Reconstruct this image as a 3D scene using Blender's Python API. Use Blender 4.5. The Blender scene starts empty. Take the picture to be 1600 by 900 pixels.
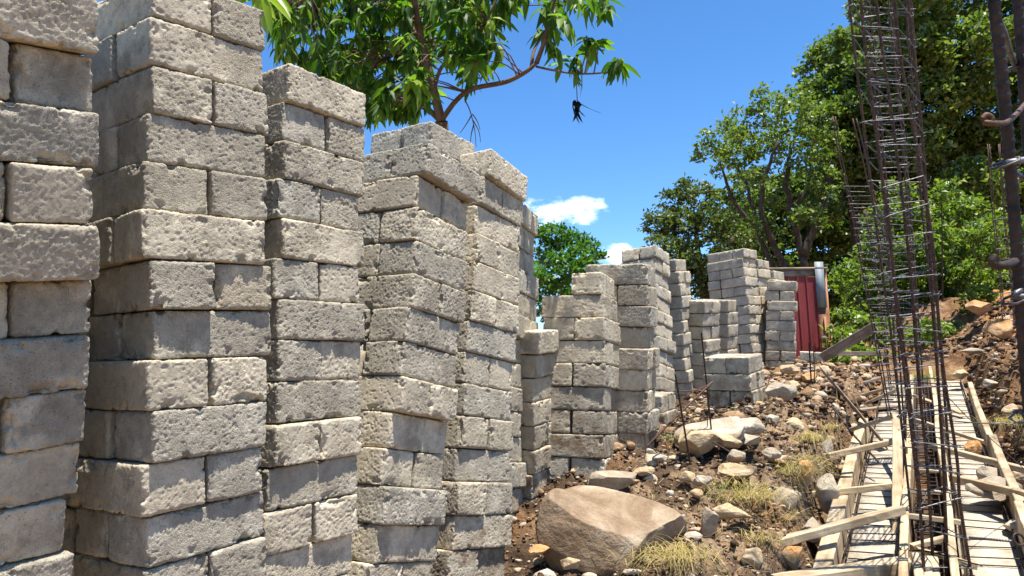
import bpy, math, random
import numpy as np
from mathutils import Matrix, Vector

S = bpy.context.scene
rad = math.radians

# ------------------------------------------------------------------ camera, sky, sun, exposure
EYE = 1.2
FPX, PITCH, ROLL = 1200.0, rad(6.5), rad(1.9)
fw = np.array([0, math.cos(PITCH), math.sin(PITCH)])
up0 = np.array([0, -math.sin(PITCH), math.cos(PITCH)])
rt = math.cos(ROLL) * np.array([1.0, 0, 0]) - math.sin(ROLL) * up0
up = math.cos(ROLL) * up0 + math.sin(ROLL) * np.array([1.0, 0, 0])
cam = bpy.data.cameras.new('camera')
cam.sensor_width = 36
cam.lens = 36 * FPX / 1600
cam.clip_start = 0.05
cam.clip_end = 3000
camo = bpy.data.objects.new('camera', cam)
S.collection.objects.link(camo)
camo.matrix_world = Matrix(((rt[0], up[0], -fw[0], 0), (rt[1], up[1], -fw[1], 0), (rt[2], up[2], -fw[2], EYE), (0, 0, 0, 1)))
S.camera = camo

SUN_EL, SUN_DIR = rad(76), (0.74, -0.58)          # direction on the ground towards the sun
az = math.atan2(SUN_DIR[0], SUN_DIR[1])
w = bpy.data.worlds.new('World')
S.world = w
w.use_nodes = True
nt = w.node_tree
for n in list(nt.nodes): nt.nodes.remove(n)
def N(t, typ, **kw):
    n = t.nodes.new(typ)
    for k, v in kw.items():
        if k.startswith('i_'):
            k = k[2:]
            n.inputs[int(k) if k.isdigit() else k.replace('_', ' ')].default_value = v
        else: setattr(n, k, v)
    return n
def Lk(t, a, ao, b, bi): t.links.new(a.outputs[ao], b.inputs[bi])
sky = N(nt, 'ShaderNodeTexSky', sky_type='NISHITA', sun_disc=False, sun_elevation=SUN_EL, sun_rotation=az)
sky.altitude = 1900
sky.air_density = 0.9
sky.dust_density = 0.35
sky.ozone_density = 3.0
hs = N(nt, 'ShaderNodeHueSaturation', i_Saturation=1.22, i_Value=1.0)
Lk(nt, sky, 0, hs, 'Color')
tc = N(nt, 'ShaderNodeTexCoord')
def cloud(direction, sx, sz, seed, edge):
    """one small cumulus in the sky, given by its direction and angular half sizes"""
    d = np.array(direction) / np.linalg.norm(direction)
    side = np.cross(d, [0, 0, 1]); side /= np.linalg.norm(side); upv = np.cross(side, d)
    def dot(v, s):
        a = N(nt, 'ShaderNodeVectorMath', operation='DOT_PRODUCT'); Lk(nt, tc, 'Generated', a, 0)
        a.inputs[1].default_value = tuple(v)
        b = N(nt, 'ShaderNodeMath', operation='DIVIDE'); Lk(nt, a, 'Value', b, 0); b.inputs[1].default_value = s
        c = N(nt, 'ShaderNodeMath', operation='POWER'); Lk(nt, b, 0, c, 0); c.inputs[1].default_value = 2
        return c
    a, b = dot(side, sx), dot(upv, sz)
    m = N(nt, 'ShaderNodeMath', operation='ADD'); Lk(nt, a, 0, m, 0); Lk(nt, b, 0, m, 1)
    nz = N(nt, 'ShaderNodeTexNoise', i_Scale=22.0, i_Detail=9.0, i_Roughness=0.6)
    mp = N(nt, 'ShaderNodeMapping'); mp.inputs['Location'].default_value = (seed, seed * .7, 0); mp.inputs['Scale'].default_value = (1, 1, 1.7)
    Lk(nt, tc, 'Generated', mp, 0); Lk(nt, mp, 0, nz, 'Vector')
    k = N(nt, 'ShaderNodeMath', operation='MULTIPLY_ADD'); Lk(nt, nz, 0, k, 0); k.inputs[1].default_value = 4.2; k.inputs[2].default_value = -1.55
    s = N(nt, 'ShaderNodeMath', operation='SUBTRACT'); Lk(nt, k, 0, s, 0); Lk(nt, m, 0, s, 1)
    r = N(nt, 'ShaderNodeMapRange', interpolation_type='SMOOTHSTEP'); Lk(nt, s, 0, r, 0)
    r.inputs[1].default_value = -.15; r.inputs[2].default_value = edge
    front = N(nt, 'ShaderNodeVectorMath', operation='DOT_PRODUCT'); Lk(nt, tc, 'Generated', front, 0); front.inputs[1].default_value = tuple(d)
    g = N(nt, 'ShaderNodeMath', operation='GREATER_THAN'); Lk(nt, front, 'Value', g, 0); g.inputs[1].default_value = .5
    o = N(nt, 'ShaderNodeMath', operation='MULTIPLY'); Lk(nt, r, 0, o, 0); Lk(nt, g, 0, o, 1)
    return o
def rayv(x, y): return fw + (x - 800) / FPX * rt - (y - 450) / FPX * up
prev, pout = hs, 0
for (px, py, sx, sz, seed, edge) in ((880, 332, .066, .025, 1.3, .95), (968, 402, .028, .021, 4.1, .9), (1700, 300, .1, .03, 7, .6)):
    c = cloud(rayv(px, py), sx, sz, seed, edge)
    mx = N(nt, 'ShaderNodeMix', data_type='RGBA')
    Lk(nt, c, 0, mx, 0); Lk(nt, prev, pout, mx, 6); mx.inputs[7].default_value = (7.6, 8.1, 9.0, 1)
    prev, pout = mx, 2
bg = N(nt, 'ShaderNodeBackground', i_Strength=0.118)
Lk(nt, prev, pout, bg, 'Color')
wo = N(nt, 'ShaderNodeOutputWorld'); Lk(nt, bg, 0, wo, 0)

sl = bpy.data.lights.new('sun', 'SUN'); sl.energy = 4.4; sl.angle = rad(0.55); sl.color = (1, .96, .9)
so = bpy.data.objects.new('sun', sl); S.collection.objects.link(so)
h = math.hypot(*SUN_DIR)
sd = Vector((SUN_DIR[0] / h * math.cos(SUN_EL), SUN_DIR[1] / h * math.cos(SUN_EL), math.sin(SUN_EL)))
so.rotation_euler = sd.to_track_quat('Z', 'Y').to_euler()
so.location = (-8, -8, 20)

S.view_settings.view_transform = 'Standard'
S.view_settings.look = 'None'
S.view_settings.gamma = 1
S.view_settings.exposure = 1.18
S.cycles.max_bounces = 6
S.cycles.diffuse_bounces = 3
S.cycles.transparent_max_bounces = 6
S.cycles.use_denoising = True

def at(x, y, d):
    """world point seen at photo pixel (x, y), d metres in front of the camera"""
    return np.array([0, 0, EYE]) + rayv(x, y) * d

# ------------------------------------------------------------------ helpers
def link(o, parent=None):
    S.collection.objects.link(o)
    if parent is not None: o.parent = parent
    return o
def tag(o, label=None, cat=None, group=None, kind=None):
    if label: o['label'] = label
    if cat: o['category'] = cat
    if group: o['group'] = group
    if kind: o['kind'] = kind
    return o
def mesh(name, v, f, mat=None, smooth=False, nsides=None):
    """v (n,3) array; f (m,k) array of equal sided faces or list"""
    me = bpy.data.meshes.new(name)
    v = np.asarray(v, np.float32)
    if isinstance(f, np.ndarray):
        k = f.shape[1]
        me.vertices.add(len(v)); me.vertices.foreach_set('co', v.ravel())
        me.loops.add(f.size); me.loops.foreach_set('vertex_index', f.ravel().astype(np.int32))
        me.polygons.add(len(f)); me.polygons.foreach_set('loop_start', np.arange(0, f.size, k, dtype=np.int32))
        me.polygons.foreach_set('loop_total', np.full(len(f), k, np.int32))
        me.update(calc_edges=True)
    else:
        me.from_pydata([tuple(map(float, p)) for p in v], [], f); me.update()
    if smooth: me.polygons.foreach_set('use_smooth', np.ones(len(me.polygons), bool))
    if mat: me.materials.append(mat)
    me.validate()
    return me
def obj(name, me, parent=None, loc=None):
    o = bpy.data.objects.new(name, me)
    if loc is not None: o.location = loc
    return link(o, parent)
def empty(name, loc=(0, 0, 0)):
    o = bpy.data.objects.new(name, None); o.empty_display_size = .1; o.location = [float(c) for c in loc]
    return link(o)

# 3-D value noise on arrays
def _hash(i, j, k, seed):
    h = (i * 374761393 + j * 668265263 + k * 2147483647 + seed * 1274126177) & 0xffffffff
    h = ((h ^ (h >> 13)) * 1274126177) & 0xffffffff
    h = ((h ^ (h >> 15)) * 2246822519) & 0xffffffff
    return ((h ^ (h >> 16)) & 0xffffff) / float(0xffffff)
def vnoise(p, seed=0):
    p = np.asarray(p, float); i = np.floor(p).astype(np.int64); t = p - i; t = t * t * (3 - 2 * t)
    r = 0
    for a in (0, 1):
        for b in (0, 1):
            for c in (0, 1):
                wgt = (t[:, 0] if a else 1 - t[:, 0]) * (t[:, 1] if b else 1 - t[:, 1]) * (t[:, 2] if c else 1 - t[:, 2])
                r = r + wgt * _hash(i[:, 0] + a, i[:, 1] + b, i[:, 2] + c, seed)
    return r
def fbm(p, scale, octv=4, gain=.5, seed=0):
    r = 0; amp = 1; tot = 0
    for o in range(octv):
        r = r + amp * vnoise(p * scale * 2 ** o + 17.3 * o, seed + o * 7); tot += amp; amp *= gain
    return r / tot
def sstep(a, b, x):
    t = np.clip((x - a) / (b - a), 0, 1); return t * t * (3 - 2 * t)

# ------------------------------------------------------------------ materials
def new_mat(name, rough=.8, spec=.3):
    m = bpy.data.materials.new(name); m.use_nodes = True; t = m.node_tree
    b = t.nodes['Principled BSDF']; b.inputs['Roughness'].default_value = rough
    b.inputs['Specular IOR Level'].default_value = spec
    return m, t, b
def ramp(t, src, so_, stops, interp='LINEAR'):
    r = N(t, 'ShaderNodeValToRGB'); r.color_ramp.interpolation = interp
    e = r.color_ramp.elements
    while len(e) < len(stops): e.new(.5)
    for q, (p, c) in zip(e, stops): q.position = p; q.color = (*c, 1) if len(c) == 3 else c
    Lk(t, src, so_, r, 0); return r
def noise(t, co, scale, detail=4, rough=.55, out='Object', stretch=None, dist=0):
    n = N(t, 'ShaderNodeTexNoise', i_Scale=scale, i_Detail=detail, i_Roughness=rough, i_Distortion=dist)
    if stretch:
        mp = N(t, 'ShaderNodeMapping'); mp.inputs['Scale'].default_value = stretch
        Lk(t, co, out, mp, 0); Lk(t, mp, 0, n, 'Vector')
    else: Lk(t, co, out, n, 'Vector')
    return n
def mixc(t, fac, fo, a, ao, b, bo, mode='MIX'):
    m = N(t, 'ShaderNodeMix', data_type='RGBA', blend_type=mode)
    if isinstance(fac, (int, float)): m.inputs[0].default_value = fac
    else: Lk(t, fac, fo, m, 0)
    for s, (x, xo) in ((6, (a, ao)), (7, (b, bo))):
        if isinstance(x, tuple): m.inputs[s].default_value = (*x, 1)
        else: Lk(t, x, xo, m, s)
    return m
def bump(t, b, src, so_, dist, strength=1.0, prev=None):
    n = N(t, 'ShaderNodeBump'); n.inputs['Distance'].default_value = dist; n.inputs['Strength'].default_value = strength
    Lk(t, src, so_, n, 'Height')
    if prev: Lk(t, prev, 0, n, 'Normal')
    Lk(t, n, 0, b, 'Normal'); return n

def concrete_mat():
    m, t, b = new_mat('pumice_concrete', .92, .18)
    co = N(t, 'ShaderNodeTexCoord'); oi = N(t, 'ShaderNodeObjectInfo')
    # shift the texture per block so that no two are alike
    off = N(t, 'ShaderNodeVectorMath', operation='ADD'); Lk(t, co, 'Object', off, 0)
    mu = N(t, 'ShaderNodeMath', operation='MULTIPLY'); Lk(t, oi, 'Random', mu, 0); mu.inputs[1].default_value = 37
    Lk(t, mu, 0, off, 1)
    big = noise(t, off, 6, 3, .5, 0)
    mid = noise(t, off, 34, 4, .6, 0)
    fine = noise(t, off, 300, 4, .7, 0)
    c0 = ramp(t, oi, 'Random', [(0, (.45, .395, .30)), (.2, (.54, .475, .36)), (.45, (.60, .53, .40)), (.65, (.50, .45, .35)), (.82, (.53, .49, .40)), (1, (.585, .51, .375))])
    c1 = ramp(t, big, 0, [(.3, (.78, .76, .74)), (.7, (1.12, 1.1, 1.06))])
    a = mixc(t, 1.0, 0, c0, 0, c1, 0, 'MULTIPLY')
    c2 = ramp(t, mid, 0, [(.3, (.82, .81, .80)), (.55, (1.04, 1.03, 1.0)), (.75, (1.18, 1.17, 1.15))])
    a2 = mixc(t, 1.0, 0, a, 2, c2, 0, 'MULTIPLY')
    c3 = ramp(t, fine, 0, [(.3, (.72, .72, .72)), (.6, (1.1, 1.1, 1.1))])
    a3 = mixc(t, .7, 0, a2, 2, c3, 0, 'MULTIPLY')
    # open pores between the granules: their shade and grime painted into the colour
    po = N(t, 'ShaderNodeTexVoronoi', i_Scale=170.0); Lk(t, off, 0, po, 'Vector')
    psc = N(t, 'ShaderNodeSeparateColor'); Lk(t, po, 'Color', psc, 0)
    pa = N(t, 'ShaderNodeMath', operation='MULTIPLY_ADD'); Lk(t, psc, 1, pa, 0); pa.inputs[1].default_value = .55; Lk(t, po, 0, pa, 2)
    a3 = mixc(t, 1.0, 0, a3, 2, ramp(t, pa, 0, [(.2, (.42, .38, .34)), (.34, (1, 1, 1))]), 0, 'MULTIPLY')
    # mud splashed on the lowest courses (object index set block by block)
    mi = N(t, 'ShaderNodeMath', operation='MULTIPLY'); Lk(t, oi, 'Object Index', mi, 0); mi.inputs[1].default_value = .22
    mn = ramp(t, noise(t, off, 11, 5, .65, 0), 0, [(.4, (0, 0, 0)), (.62, (1, 1, 1))])
    mf = N(t, 'ShaderNodeMath', operation='MULTIPLY', use_clamp=True); Lk(t, mi, 0, mf, 0); Lk(t, mn, 0, mf, 1)
    a4 = mixc(t, mf, 0, a3, 2, (.20, .13, .075), 0)
    Lk(t, a4, 2, b, 'Base Color')
    vo = N(t, 'ShaderNodeTexVoronoi', i_Scale=210.0, feature='SMOOTH_F1'); vo.inputs['Smoothness'].default_value = .35
    dv = N(t, 'ShaderNodeVectorMath', operation='MULTIPLY_ADD'); Lk(t, fine, 1, dv, 0); dv.inputs[1].default_value = (.01,) * 3
    Lk(t, off, 0, dv, 2); Lk(t, dv, 0, vo, 'Vector')
    # granules stand out only in crumbly patches, more on some blocks than on others; the rest is a flat mould face with sparse pores
    rn = N(t, 'ShaderNodeMath', operation='MULTIPLY_ADD'); Lk(t, oi, 'Random', rn, 0); rn.inputs[1].default_value = .34; rn.inputs[2].default_value = -.17
    ms = N(t, 'ShaderNodeMath', operation='ADD'); Lk(t, noise(t, off, 8, 4, .6, 0), 0, ms, 0); Lk(t, rn, 0, ms, 1)
    mask = ramp(t, ms, 0, [(.44, (.12,) * 3), (.58, (1,) * 3)])
    pit = N(t, 'ShaderNodeTexVoronoi', i_Scale=125.0); Lk(t, dv, 0, pit, 'Vector')
    psel = N(t, 'ShaderNodeSeparateColor'); Lk(t, pit, 'Color', psel, 0)
    ps = N(t, 'ShaderNodeMath', operation='MULTIPLY_ADD'); Lk(t, psel, 0, ps, 0); ps.inputs[1].default_value = .6; Lk(t, pit, 0, ps, 2)
    pr = ramp(t, ps, 0, [(.12, (0, 0, 0)), (.27, (1, 1, 1))])
    g = N(t, 'ShaderNodeMath', operation='MULTIPLY'); Lk(t, vo, 0, g, 0); Lk(t, mask, 0, g, 1)
    g2 = N(t, 'ShaderNodeMath', operation='MULTIPLY_ADD'); Lk(t, g, 0, g2, 0); g2.inputs[1].default_value = -1.25
    pm = N(t, 'ShaderNodeMath', operation='MULTIPLY'); Lk(t, pr, 0, pm, 0); pm.inputs[1].default_value = .5; Lk(t, pm, 0, g2, 2)
    g3 = N(t, 'ShaderNodeMath', operation='MULTIPLY_ADD'); Lk(t, fine, 0, g3, 0); g3.inputs[1].default_value = .45; Lk(t, g2, 0, g3, 2)
    bump(t, b, g3, 0, .0045, 1.0)
    return m
def soil_mat():
    m, t, b = new_mat('soil', .95, .1)
    co = N(t, 'ShaderNodeTexCoord')
    big = noise(t, co, 1.1, 4, .6); mid = noise(t, co, 7, 5, .65); fine = noise(t, co, 60, 4, .6)
    at_ = N(t, 'ShaderNodeAttribute', attribute_name='tone')
    s = N(t, 'ShaderNodeMath', operation='MULTIPLY_ADD'); Lk(t, mid, 0, s, 0); s.inputs[1].default_value = .9; Lk(t, at_, 'Fac', s, 2)
    s2 = N(t, 'ShaderNodeMath', operation='MULTIPLY_ADD'); Lk(t, big, 0, s2, 0); s2.inputs[1].default_value = .5; Lk(t, s, 0, s2, 2)
    c = ramp(t, s2, 0, [(.45, (.07, .044, .028)), (.75, (.135, .082, .048)), (1.0, (.27, .165, .085)), (1.3 / 1.6, (.2, .12, .06)), ])
    c = ramp(t, s2, 0, [(.52, (.030, .018, .012)), (.74, (.060, .037, .023)), (.9, (.12, .078, .046)), (1.0, (.27, .18, .105))])
    org = ramp(t, noise(t, co, 4, 4, .6), 0, [(.38, (.28, .13, .05)), (.55, (.44, .22, .08)), (.75, (.54, .38, .22))])
    ao = N(t, 'ShaderNodeAttribute', attribute_name='orange')
    x = mixc(t, ao, 'Fac', c, 0, org, 0)
    c3 = ramp(t, fine, 0, [(.3, (.6,) * 3), (.65, (1.2,) * 3)])
    x2 = mixc(t, .8, 0, x, 2, c3, 0, 'MULTIPLY'); Lk(t, x2, 2, b, 'Base Color')
    hsum = N(t, 'ShaderNodeMath', operation='MULTIPLY_ADD'); Lk(t, fine, 0, hsum, 0); hsum.inputs[1].default_value = .35; Lk(t, noise(t, co, 25, 5, .65), 0, hsum, 2)
    bump(t, b, hsum, 0, .03, 1)
    return m
def pebble_mat():
    m, t, b = new_mat('pebble', .9, .15)
    g = N(t, 'ShaderNodeNewGeometry'); co = N(t, 'ShaderNodeTexCoord')
    c = ramp(t, g, 'Random Per Island', [(0, (.035, .021, .014)), (.35, (.08, .048, .029)), (.6, (.15, .09, .05)), (.78, (.30, .19, .105)), (.92, (.44, .34, .23)), (1, (.46, .42, .35))])
    f = ramp(t, noise(t, co, 45, 4), 0, [(.3, (.65,) * 3), (.7, (1.15,) * 3)])
    Lk(t, mixc(t, .8, 0, c, 0, f, 0, 'MULTIPLY'), 2, b, 'Base Color'); bump(t, b, noise(t, co, 90, 3), 0, .006)
    return m
def rock_mat(name, cols, stain=(.2, .12, .06), sa=.5, scale=1.0):
    m, t, b = new_mat(name, .88, .2)
    co = N(t, 'ShaderNodeTexCoord'); n1 = noise(t, co, 5 * scale, 6, .62, dist=.6); n2 = noise(t, co, 2.6 * scale, 4, .55, stretch=(1, 1, 2.2), dist=1.0); n3 = noise(t, co, 75, 4, .6)
    c = ramp(t, n1, 0, [(.3, cols[0]), (.5, cols[1]), (.7, cols[2])])
    st = ramp(t, n2, 0, [(.44, (0, 0, 0)), (.62, (sa,) * 3)])
    x = mixc(t, st, 0, c, 0, stain, 0)
    f = ramp(t, n3, 0, [(.3, (.75,) * 3), (.7, (1.12,) * 3)])
    Lk(t, mixc(t, .8, 0, x, 2, f, 0, 'MULTIPLY'), 2, b, 'Base Color')
    s = N(t, 'ShaderNodeMath', operation='MULTIPLY_ADD'); Lk(t, n3, 0, s, 0); s.inputs[1].default_value = .25; Lk(t, noise(t, co, 14, 6, .65), 0, s, 2)
    bump(t, b, s, 0, .022, .8)
    return m
def wood_mat(name, a, c, d):
    m, t, b = new_mat(name, .75, .25)
    co = N(t, 'ShaderNodeTexCoord'); oi = N(t, 'ShaderNodeObjectInfo')
    off = N(t, 'ShaderNodeVectorMath', operation='ADD'); Lk(t, co, 'Object', off, 0)
    mu = N(t, 'ShaderNodeMath', operation='MULTIPLY'); Lk(t, oi, 'Random', mu, 0); mu.inputs[1].default_value = 23; Lk(t, mu, 0, off, 1)
    n1 = noise(t, off, 14, 5, .6, 0, stretch=(.12, 1, 1), dist=1.5)
    n2 = noise(t, off, 60, 4, .6, 0, stretch=(.06, 1, 1)); n3 = noise(t, off, 5, 3, .5, 0)
    x = ramp(t, n1, 0, [(.3, a), (.5, c), (.72, d)])
    f = ramp(t, n2, 0, [(.3, (.78, .75, .7)), (.65, (1.08,) * 3)])
    y = mixc(t, .8, 0, x, 0, f, 0, 'MULTIPLY')
    tint = ramp(t, oi, 'Random', [(0, (.85, .82, .8)), (.5, (1, 1, 1)), (1, (1.05, .97, .88))])
    z = mixc(t, 1, 0, y, 2, tint, 0, 'MULTIPLY')
    q = ramp(t, n3, 0, [(.38, (.5, .44, .38)), (.55, (1, 1, 1))])
    Lk(t, mixc(t, .7, 0, z, 2, q, 0, 'MULTIPLY'), 2, b, 'Base Color')
    bump(t, b, n2, 0, .003, .7)
    return m
def steel_mat(name, c1, c2, metal, rough, sc=60):
    m, t, b = new_mat(name, rough, .4)
    b.inputs['Metallic'].default_value = metal
    co = N(t, 'ShaderNodeTexCoord'); n = noise(t, co, sc, 4, .6)
    Lk(t, ramp(t, n, 0, [(.35, c1), (.65, c2)]), 0, b, 'Base Color'); bump(t, b, n, 0, .001, .5)
    return m
def leaf_mat(name, c1, c2, c3, trans=.35, rough=.4, spec=.5):
    m, t, b = new_mat(name, rough, spec)
    g = N(t, 'ShaderNodeNewGeometry')
    r = ramp(t, g, 'Random Per Island', [(0, c1), (.5, c2), (1, c3)])
    Lk(t, r, 0, b, 'Base Color')
    tr = N(t, 'ShaderNodeBsdfTranslucent')
    br = mixc(t, 1, 0, r, 0, (1.5, 1.75, .55), 0, 'MULTIPLY'); Lk(t, br, 2, tr, 'Color')
    mx = N(t, 'ShaderNodeMixShader'); mx.inputs[0].default_value = trans
    Lk(t, b, 0, mx, 1); Lk(t, tr, 0, mx, 2)
    Lk(t, mx, 0, t.nodes['Material Output'], 'Surface')
    return m
def bark_mat(name, a, c):
    m, t, b = new_mat(name, .9, .15)
    co = N(t, 'ShaderNodeTexCoord'); n = noise(t, co, 18, 5, .65, stretch=(1, 1, .35))
    Lk(t, ramp(t, n, 0, [(.35, a), (.65, c)]), 0, b, 'Base Color'); bump(t, b, n, 0, .012)
    return m
M = dict(
    concrete=concrete_mat(), soil=soil_mat(), pebble=pebble_mat(),
    rock_big=rock_mat('boulder_stone', ((.17, .11, .062), (.30, .215, .135), (.46, .375, .26)), (.15, .088, .042), .7, .8),
    rock_tan=rock_mat('tan_stone', ((.38, .25, .13), (.52, .38, .22), (.62, .5, .34))),
    rock_pale=rock_mat('pale_stone', ((.32, .27, .20), (.44, .38, .28), (.53, .47, .38)), (.28, .17, .085), .6),
    rock_grey=rock_mat('grey_stone', ((.25, .195, .13), (.38, .31, .22), (.50, .43, .33)), (.22, .14, .08), .5),
    rock_orange=rock_mat('orange_stone', ((.34, .15, .05), (.48, .25, .09), (.55, .38, .2)), (.5, .42, .3), .4),
    wood=wood_mat('pale_timber', (.36, .27, .165), (.52, .42, .27), (.62, .52, .36)),
    wood_grey=wood_mat('weathered_timber', (.2, .16, .12), (.3, .25, .19), (.4, .34, .27)),
    wood_brown=wood_mat('brown_timber', (.16, .075, .04), (.25, .12, .06), (.33, .17, .09)),
    rust=steel_mat('rusted_steel', (.04, .025, .017), (.15, .075, .04), .35, .65),
    steel=steel_mat('ring_steel', (.07, .065, .062), (.22, .21, .21), .75, .5),
    darksteel=steel_mat('dark_rusted_steel', (.022, .016, .013), (.07, .042, .028), .4, .6),
    mango=leaf_mat('mango_leaf', (.034, .085, .014), (.075, .155, .022), (.20, .29, .045), .55, .48, .4),
    mango_y=leaf_mat('young_mango_leaf', (.15, .24, .03), (.22, .3, .05), (.3, .33, .07), .45, .4, .4),
    dead=leaf_mat('dead_leaf', (.012, .008, .006), (.02, .012, .008), (.04, .02, .012), .05, .7, .2),
    oak=leaf_mat('oak_leaf', (.062, .105, .026), (.115, .17, .04), (.23, .27, .08), .34, .45, .4),
    oak_d=leaf_mat('dark_oak_leaf', (.045, .075, .024), (.08, .115, .034), (.16, .175, .06), .3, .45, .4),
    bush=leaf_mat('bush_leaf', (.060, .105, .020), (.115, .175, .030), (.24, .29, .065), .4, .42, .4),
    bush_d=leaf_mat('laurel_leaf', (.035, .10, .016), (.06, .15, .02), (.12, .22, .04), .35, .35, .5),
    straw=leaf_mat('dry_grass', (.34, .25, .11), (.50, .39, .19), (.30, .26, .09), .3, .7, .2),
    bark=bark_mat('bark', (.035, .028, .022), (.10, .078, .06)),
    bark_m=bark_mat('mango_bark', (.11, .07, .045), (.22, .145, .10)),
)

# ------------------------------------------------------------------ terrain
U = np.array([.47, .883]); U /= np.linalg.norm(U); NN = np.array([U[1], -U[0]])     # along and across the trench
T0 = np.array([1.70, 4.35])                                                     # outer face of the left board
TW = .95
def floor_z(s): return .15 + .135 * s
CP = [  # (photo x, photo y, metres away): points where the ground is seen
 (800,895,3.9),(835,785,4.35),(885,747,4.45),(970,708,4.6),(1002,702,4.95),(1060,668,6.3),(1120,652,6.3),(1172,639,6.05),(1199,628,6.3),(1215,590,9.6),(1240,572,10.7),
 (900,890,3.6),(1060,820,3.9),(1150,860,3.85),(1200,890,3.75),(980,760,4.2),(1100,760,4.5),(1150,720,5.0),(1190,790,4.2),(1235,740,4.75),(1250,690,5.4),(1272,650,6.2),(1240,620,7.2),
 (1290,590,8.6),(1320,580,10.2),(1300,560,11.5),(1370,575,12.5),(1440,570,12.5),(1500,560,10.5),(1560,480,11),(1620,470,10),(1500,600,8.6),(1560,600,7.6),(1540,640,6.9),(1600,560,7.0),
 (1600,640,6.0),(1600,700,5.6),(1640,760,5.0),(1700,850,4.4),(1560,690,6.7),(1640,520,8.5)]
cpw = [at(*c) for c in CP] + [np.array(p, float) for p in (
 (-1.3,1.6,.25),(-1.0,2.3,.3),(-.7,2.9,.3),(-.4,3.5,.28),(-2.5,2,.3),(-2.2,4.5,.3),(-1.2,5.2,.35),(0,7,.6),(1,9.5,.8),(2.5,12,1.1),(-3,8,.5),(.3,2,-.1),(.8,.6,-.35),(-.5,.3,-.2),(-1.6,0,0),
 (1.9,1.5,-.3),(2.6,2.6,0),(4.2,3.2,.4),(6,5,1.2),(8,9,2.2),(7,13,2.2),(4,14,1.5),(0,14,.9),(-4,14,.7),(9,3,1),(4,0,.2),(-4,-2,.2),(2,-3,-.4))]
cpw = np.array(cpw)
_d = np.linalg.norm(cpw[:, None, :2] - cpw[None, :, :2], axis=2)
_A = np.zeros((len(cpw) + 3,) * 2); _n = len(cpw)
_A[:_n, :_n] = _d + np.eye(_n) * -.08; _P = np.c_[np.ones(_n), cpw[:, :2]]; _A[:_n, _n:] = _P; _A[_n:, :_n] = _P.T
_w = np.linalg.solve(_A, np.r_[cpw[:, 2], 0, 0, 0])
def base_z(x, y):
    x = np.asarray(x, float); y = np.asarray(y, float); r = _w[_n] + _w[_n + 1] * x + _w[_n + 2] * y
    for i in range(_n): r = r + _w[i] * np.hypot(x - cpw[i, 0], y - cpw[i, 1])
    return r
def ground(x, y, detail=True):
    x = np.atleast_1d(np.asarray(x, float)); y = np.atleast_1d(np.asarray(y, float))
    far = sstep(11, 22, np.hypot(x - 1, y - 3))
    z = base_z(np.clip(x, -6, 10), np.clip(y, -4, 15)) * (1 - far) + far * (1.1 + .012 * np.clip(y, -20, 60))
    p = np.stack([x, y, z * 0], 1)
    if detail:
        near = 1 - .7 * far
        z = z + near * (.10 * (fbm(p, 1.6, 3, .5, 3) - .5) + .085 * (fbm(p, 5.5, 4, .6, 11) - .5) + .075 * (fbm(p, 20, 3, .62, 5) - .5))
        cl = vnoise(p * 13, 41); z = z + near * .045 * sstep(.62, .8, cl)
    q = p[:, :2] - T0; s = q @ U; t = q @ NN
    t = t + .10 * (fbm(p, 4, 3, .5, 21) - .5) + .05 * (fbm(p, 14, 2, .5, 2) - .5)
    inside = sstep(-.22, -.04, t) * (1 - sstep(TW + .03, TW + .25, t)) * (1 - sstep(6.1, 6.8, s))
    fz = floor_z(s) - .10 + .05 * (fbm(p, 9, 3, .6, 8) - .5)
    return np.where(fz < z, z + (fz - z) * inside, z)
def gz(x, y, detail=True): return float(ground(x, y, detail)[0])
def build_ground():
    def axis(lo, hi, a, b, st, g=1.10):
        mid = list(np.arange(a, b, st)); l = []; x = a; d = st
        while x > lo: d *= g; x -= d; l.append(x)
        r = []; x = b; d = st
        while x < hi: r.append(x); d *= g; x += d
        return np.array(l[::-1] + mid + r)
    # grid in trench coordinates: fine where the photograph looks at bare soil
    ss = axis(-700, 900, -1.3, 7.5, .028); tt = axis(-700, 700, -1.9, 2.6, .022)
    Sg, Tg = np.meshgrid(ss, tt, indexing='ij')
    X = T0[0] + Sg * U[0] + Tg * NN[0]; Y = T0[1] + Sg * U[1] + Tg * NN[1]
    Z = ground(X.ravel(), Y.ravel())
    n, m = Sg.shape; idx = np.arange(n * m).reshape(n, m)
    f = np.stack([idx[:-1, :-1].ravel(), idx[:-1, 1:].ravel(), idx[1:, 1:].ravel(), idx[1:, :-1].ravel()], 1)
    f = f[:, ::-1]
    v = np.stack([X.ravel(), Y.ravel(), Z], 1)
    me = mesh('ground', v, f, M['soil'], True)
    if me.polygons[0].normal.z < 0: me.flip_normals()
    s, t = Sg.ravel(), Tg.ravel()
    tone = .10 * np.ones_like(s) + .16 * sstep(-1.2, -.3, t) * (1 - sstep(-.2, 0, t)) + .12 * sstep(2, 5, s) - .08 * sstep(.9, 1.0, t)
    tone = tone + .45 * sstep(-1.6, -3.0, s)  # unseen ground around the camera, made paler to bounce warm light
    org = .95 * sstep(1.0, 1.9, t + .8 * (fbm(v, 1.3, 3, .5, 77) - .5)) * sstep(2.5, 6, s) + .35 * sstep(.55, .75, fbm(v, 2.1, 3, .5, 71)) + .3 * sstep(3.5, 6, s)
    org = np.clip(org, 0, 1)
    a = me.attributes.new('tone', 'FLOAT', 'POINT'); a.data.foreach_set('value', tone.astype(np.float32))
    a = me.attributes.new('orange', 'FLOAT', 'POINT'); a.data.foreach_set('value', org.astype(np.float32))
    tag(obj('ground', me), 'rough brown and orange soil heaped beside the trench', 'soil', kind='structure')
build_ground()

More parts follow.
